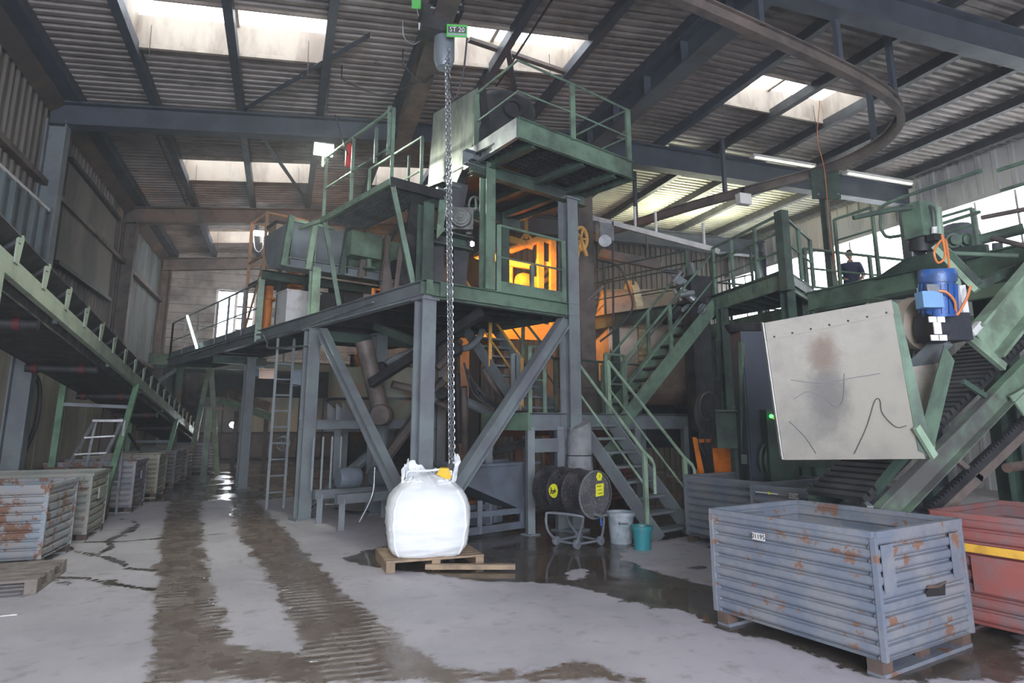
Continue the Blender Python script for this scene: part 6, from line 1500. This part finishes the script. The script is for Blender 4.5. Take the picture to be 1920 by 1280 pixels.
# red-brown base frame under the landing, orange racks, electrical cabinets, hose coils
bf = thing('base_frame', 'steel base frame in an orange lit colour behind the lower stair', 'frame', L(4.6, 2.2, 0))
rb_ = mat('orange_lit_steel', (.20, .075, .045), .65, 0, (.12, .055, .04), .5, 3)  # orange light on the steel is painted in as red-brown
for z, q in ((.25, 1.9), (.62, 1.9), (1.4, 1.9), (.25, 2.8)): bar('beam', bf, rb_, L(2.8, q, z), L(6.4, q, z), .14, .12)
for p in (3.2, 4.3, 5.4, 6.3): bar('post', bf, rb_, L(p, 1.9, 0), L(p, 1.9, 1.4), .12, .12)
bar('diagonal', bf, rb_, L(3.4, 1.85, 1.35), L(4.9, 1.85, .5), .1, .1); bar('diagonal', bf, rb_, L(4.9, 1.85, 1.35), L(5.6, 1.85, .6), .1, .1)
for k in range(6): bar('slat', bf, rb_, L(4.6, 1.7, .12 + k * .08), L(6.6, 1.7, .12 + k * .08), .04, .05)
orx = thing('orange_rack', 'vivid orange A shaped rack behind the crates', 'rack', dep(1345, 890, 9.6))
og = mat('vivid_orange', (.80, .22, .015), .5, 0, (.55, .14, .01), .35, 3)
D = 9.4
def quad(name, pts_, m, parent, dd, th=.04): slab(name, parent, m, [dep(u, v, dd) for u, v in pts_], _fw * th)
quad('upright_plate', [(1299, 820), (1306, 820), (1324, 900), (1312, 900)], og, orx, D); quad('upright_plate', [(1334, 820), (1340, 820), (1350, 890), (1341, 890)], og, orx, D)
quad('panel', [(1338, 840), (1368, 838), (1372, 888), (1346, 890)], og, orx, D + .05); quad('gusset', [(1300, 932), (1312, 932), (1318, 958), (1290, 958)], og, orx, D); bar('cross_bar', orx, og, dep(1302, 826, D + .1), dep(1340, 826, D + .1), .06, .05)
for (u, v) in ((1312, 930), (1346, 930)): bar('foot', orx, og, dep(u, 880, D), V((dep(u, 880, D).x, dep(u, 880, D).y, 0)), .07, .07)
og2 = thing('orange_beam', 'orange beam glimpsed under the machine right of the rack', 'beam', dep(1440, 880, 9.5)); quad('plate', [(1402, 872), (1448, 874), (1448, 886), (1402, 886)], og, og2, 9.5); quad('plate', [(1405, 850), (1417, 850), (1417, 858), (1405, 858)], og, og2, 9.5); bar('post', og2, og, dep(1425, 886, 9.5), V((dep(1425, 886, 9.5).x, dep(1425, 886, 9.5).y, 0)), .08)
jb = thing('junction_box', 'dark grey junction box hung left of the tall cabinet', 'box', dep(1363, 838, 8.9)); box('case', jb, green_dk, dep(1363, 805, 8.9), (.36, .22, .50), axes(_rt)); box('lid', jb, green_dk, dep(1363, 770, 8.88), (.40, .26, .03), axes(_rt)); bar('post', jb, steel, dep(1382, 760, 9.0), V((dep(1382, 760, 9).x, dep(1382, 760, 9).y, 0)), .1)
tc_ = thing('tall_cabinet', 'tall dark blue grey cabinet behind the hood left edge', 'cabinet', dep(1415, 840, 8.6)); p = dep(1418, 740, 8.7); box('body', tc_, mat('blue_black_cabinet', (.06, .07, .095), .5), V((p.x, p.y, 1.45)), (.46, .4, 2.7), axes(_rt)); box('door', tc_, MATS['blue_black_cabinet'], V((p.x, p.y, 1.45)) - _fw * .21, (.42, .03, 2.5), axes(_rt))
bar('side_post', tc_, green, dep(1390, 640, 8.6), dep(1396, 850, 8.6), .06, .06)
cpn = thing('control_post', 'grey control panel with green and yellow buttons', 'panel', dep(1455, 860, 8.3)); p = dep(1458, 800, 8.3); box('body', cpn, green_dk, V((p.x, p.y, 1.3)), (.36, .24, .9), axes(_rt)); box('pedestal', cpn, sooty, V((p.x, p.y, .42)), (.2, .2, .85), axes(_rt))
cyl('green_button', cpn, emit('green_button', (.05, 1, .15), 1.5), dep(1446, 780, 8.12), dep(1446, 780, 8.18), .025, label='lit green button'); cyl('yellow_button', cpn, yellow, dep(1452, 782, 8.12), dep(1452, 782, 8.18), .03, label='yellow button')
hcl = thing('hose_coil', 'coiled dark hoses hanging by the junction box', 'hose', dep(1325, 800, 9.0))
for k in range(6): tube('coil', hcl, rubber, [dep(1326 + (14 + k * 1.8) * math.cos(a * .349), 762 + (26 + k * 2.6) * math.sin(a * .349) + k * 2, 9.0 + .02 * k) for a in range(18)], .014, 6, True)
for k in range(3): tube('tail', hcl, rubber, smoothpath([dep(1316 + k * 10, 800, 9), dep(1310 + k * 12, 830, 9), dep(1322 + k * 6, 852, 9)], 4), .012, 6)
hcl2 = thing('hose_coil', 'flat hose coil lying on top of the tall cabinet', 'hose', dep(1425, 662, 8.7))
for k in range(5): tube('coil', hcl2, rubber, [V((tc_.location.x, tc_.location.y, 2.83 + .02 * k)) + _rt * ((.24 + .012 * k) * math.cos(a * .349)) + V((_fw.x, _fw.y, 0)) * ((.18 + .01 * k) * math.sin(a * .349)) for a in range(18)], .014, 6, True)
cyb = thing('pipe_bench', 'low pipe bench with bent hoses behind the second row crates', 'bench', dep(1500, 880, 8.4)); bar('beam', cyb, green_dk, dep(1390, 860, 8.5), dep(1650, 872, 7.9), .14, .12); bar('leg', cyb, sooty, dep(1400, 868, 8.5), V((dep(1400, 868, 8.5).x, dep(1400, 868, 8.5).y, 0)), .1); bar('leg', cyb, sooty, dep(1600, 872, 8.0), V((dep(1600, 872, 8).x, dep(1600, 872, 8).y, 0)), .1)
for k in range(4): tube('hose', cyb, green_dk, smoothpath([dep(1445 + k * 8, 830, 8.3), dep(1430 + k * 10, 838, 8.25), dep(1425 + k * 10, 862, 8.2), dep(1428 + k * 10, 884, 8.2)], 4), .022, 7)
# ---- far end: inclined conveyor, chute heap, ladder bars, lamps
fc2 = thing('far_conveyor', 'shadowed rear conveyor sloping down right beyond the mezzanine', 'conveyor', dep(470, 770, 23))
bar('side_frame', fc2, green, dep(415, 750, 22), dep(510, 782, 21), .12, .22); bar('side_frame', fc2, browngrey, dep(420, 735, 23), dep(505, 762, 22), .1, .3)
for k in range(4): bar('cross_bar', fc2, browngrey, dep(425 + k * 24, 738 + k * 8, 22.6), dep(432 + k * 24, 758 + k * 8, 21.8), .1, .1)
bar('leg', fc2, sooty, dep(444, 770, 22), V((dep(444, 770, 22).x, dep(444, 770, 22).y, 0)), .14); bar('leg', fc2, sooty, dep(500, 782, 21.5), V((dep(500, 782, 21.5).x, dep(500, 782, 21.5).y, 0)), .14)
hs = thing('material_chute', 'dark caked chute hanging under the walkway end with leaning green struts', 'chute', dep(365, 800, 20)); 
MB().lathe(dep(360, 700, 20.5), -EZ, [(.55, 0), (.5, .6), (.35, 1.2), (.3, 1.5)], 10).make('hopper', blackmud, hs)
for (u0, v0, u1, v1) in ((392, 692, 360, 790), (396, 690, 415, 800)): bar('strut', hs, green, dep(u0, v0, 20), V((dep(u1, v1, 20).x, dep(u1, v1, 20).y, 0.0)), .14, .12)
bar('cross_beam', hs, green, dep(280, 672, 20.2), dep(340, 676, 20.2), .14, .34); bar('brace', hs, steel, dep(338, 690, 20.2), dep(296, 716, 20.2), .12, .12)
gp = thing('guide_post', 'green post with side arm at the belt tail', 'post', dep(382, 890, 19)); p = gz(381, 903); bar('post', gp, green, p, p + EZ * 2.0, .16, .14); bar('arm', gp, browngrey, p + EZ * 1.95 - V((.15, 0, 0)), p + EZ * 1.95 + V((.35, 0, 0)), .06)
fl3 = thing('far_lamp', 'small white lamp shining in the dark far passage', 'lamp', dep(437, 800, 24)); MB().lathe(dep(436, 796, 24), V((0, -1, 0)), [(0, .03), (.09, .02), (.11, 0), (.05, -.1)], 14).make('lit_face', emit('far_lamp_face', (.85, .95, 1), 30), fl3, True); bar('arm', fl3, galv, dep(437, 801, 24.1), dep(442, 812, 24.1), .05); bar('post', fl3, sooty, dep(442, 812, 24.2), V((dep(442, 812, 24.2).x, dep(442, 812, 24.2).y, 0)), .08)
lamp('far_lamp_light', 'POINT', dep(436, 796, 23.6), 60, (.85, .93, 1.0), .1)
lad = thing('fixed_ladder', 'narrow fixed ladder beside the front left deck column', 'ladder', L(.35, 5.2, 0))
for p in (.0, .32): bar('rail', lad, steel, L(p, 5.3, 0), L(p, 5.3, 3.2), .05, .04)
for k in range(10): bar('rung', lad, steel, L(0, 5.3, .3 + k * .3), L(.32, 5.3, .3 + k * .3), .03, .03)
wh2 = thing('spare_wheel', 'grey spoked wheel leaning on the rear deck column', 'wheel', dep(530, 850, 16.5)); c = dep(530, 832, 16.5); rim = MB().tube([c + (_rt * math.cos(k * .314) + EZ * math.sin(k * .314)) * .17 for k in range(20)], .03, 6, True).make('rim', galv, wh2, True)
for k in range(3): bar('spoke', rim, galv, c - (_rt * math.cos(k * 1.047) + EZ * math.sin(k * 1.047)) * .17, c + (_rt * math.cos(k * 1.047) + EZ * math.sin(k * 1.047)) * .17, .025)
for k in range(3):
    t = thing('blue_tub', ['blue tub on the dark shelf left of the rear column', 'pale grey tub between the blue tubs', 'upright blue board at the shelf end'][k], 'tub', dep((478, 500, 558)[k], 700, 18)); p = dep((478, 500, 557)[k], (698, 702, 710)[k], 18); MB().box(p, ((.42, .4, .3)[k], .25, (.22, .24, .42)[k])).make('body', [blu_l, white, blu_l][k], t); MB().box(p + EZ * (.13, .14, .23)[k], ((.46, .44, .34)[k], .29, .03)).make('rim', [blu_l, white, blu_l][k], t)
shf = thing('shelf', 'dark hanging shelf under the walkway carrying the tubs', 'shelf', dep(515, 715, 18)); bar('board', shf, sooty, dep(462, 706, 18), dep(580, 726, 18), .4, .03); bar('hanger', shf, sooty, dep(470, 706, 18), dep(470, 670, 18), .04); bar('hanger', shf, sooty, dep(575, 722, 18), dep(575, 675, 18), .04)
# ================================================================== LOOSE CABLES
cbl = thing('roof_cables', 'thin black cables sagging below the roof left of the hopper', 'cable', L(0, 1.5, 6.9))
for pts_ in ([(628, 215, 11.6), (652, 290, 9.8)], [(640, 148, 10.5), (690, 172, 10.4), (730, 176, 10.2), (790, 150, 10)], [(618, 138, 10.8), (612, 215, 11.2)], [(755, 120, 10), (790, 155, 10), (812, 140, 9.9)]):
    tube('cable', cbl, rubber, smoothpath([dep(u, v, d) for u, v, d in pts_], 6) if len(pts_) > 2 else [dep(u, v, d) for u, v, d in pts_], .012, 6)
for k, (u, v, d) in enumerate(((640, 148, 10.5), (618, 138, 10.8), (755, 120, 10))): cyl('ceiling_hook', cbl, sooty, dep(u, v, d), dep(u, v, d) + EZ * .25, .012, n=6)
# dark drive units standing on the deck behind the trough
dvu = thing('drive_units', 'row of sooty drive units on the deck behind the trough', 'machine', L(1.6, 5.5, DZ))
for k, (p, w, h) in enumerate(((.85, .5, .75), (1.45, .55, .95), (2.1, .5, .8), (2.6, .35, 1.0))):
    b_ = box('housing', dvu, [sooty, blackmud, browngrey, sooty][k], L(p, 5.5, DZ + h / 2), (w, .55, h), axes(EX)); box('cover', b_, sooty, L(p, 5.2, DZ + h * .55), (w * .7, .05, h * .6), axes(EX))
for k in range(3): cyl('coupling', dvu, orange, L(1.1 + k * .6, 5.35, DZ + .35), L(1.25 + k * .6, 5.35, DZ + .35), .09)  # orange colour stands in for lamp light on these parts
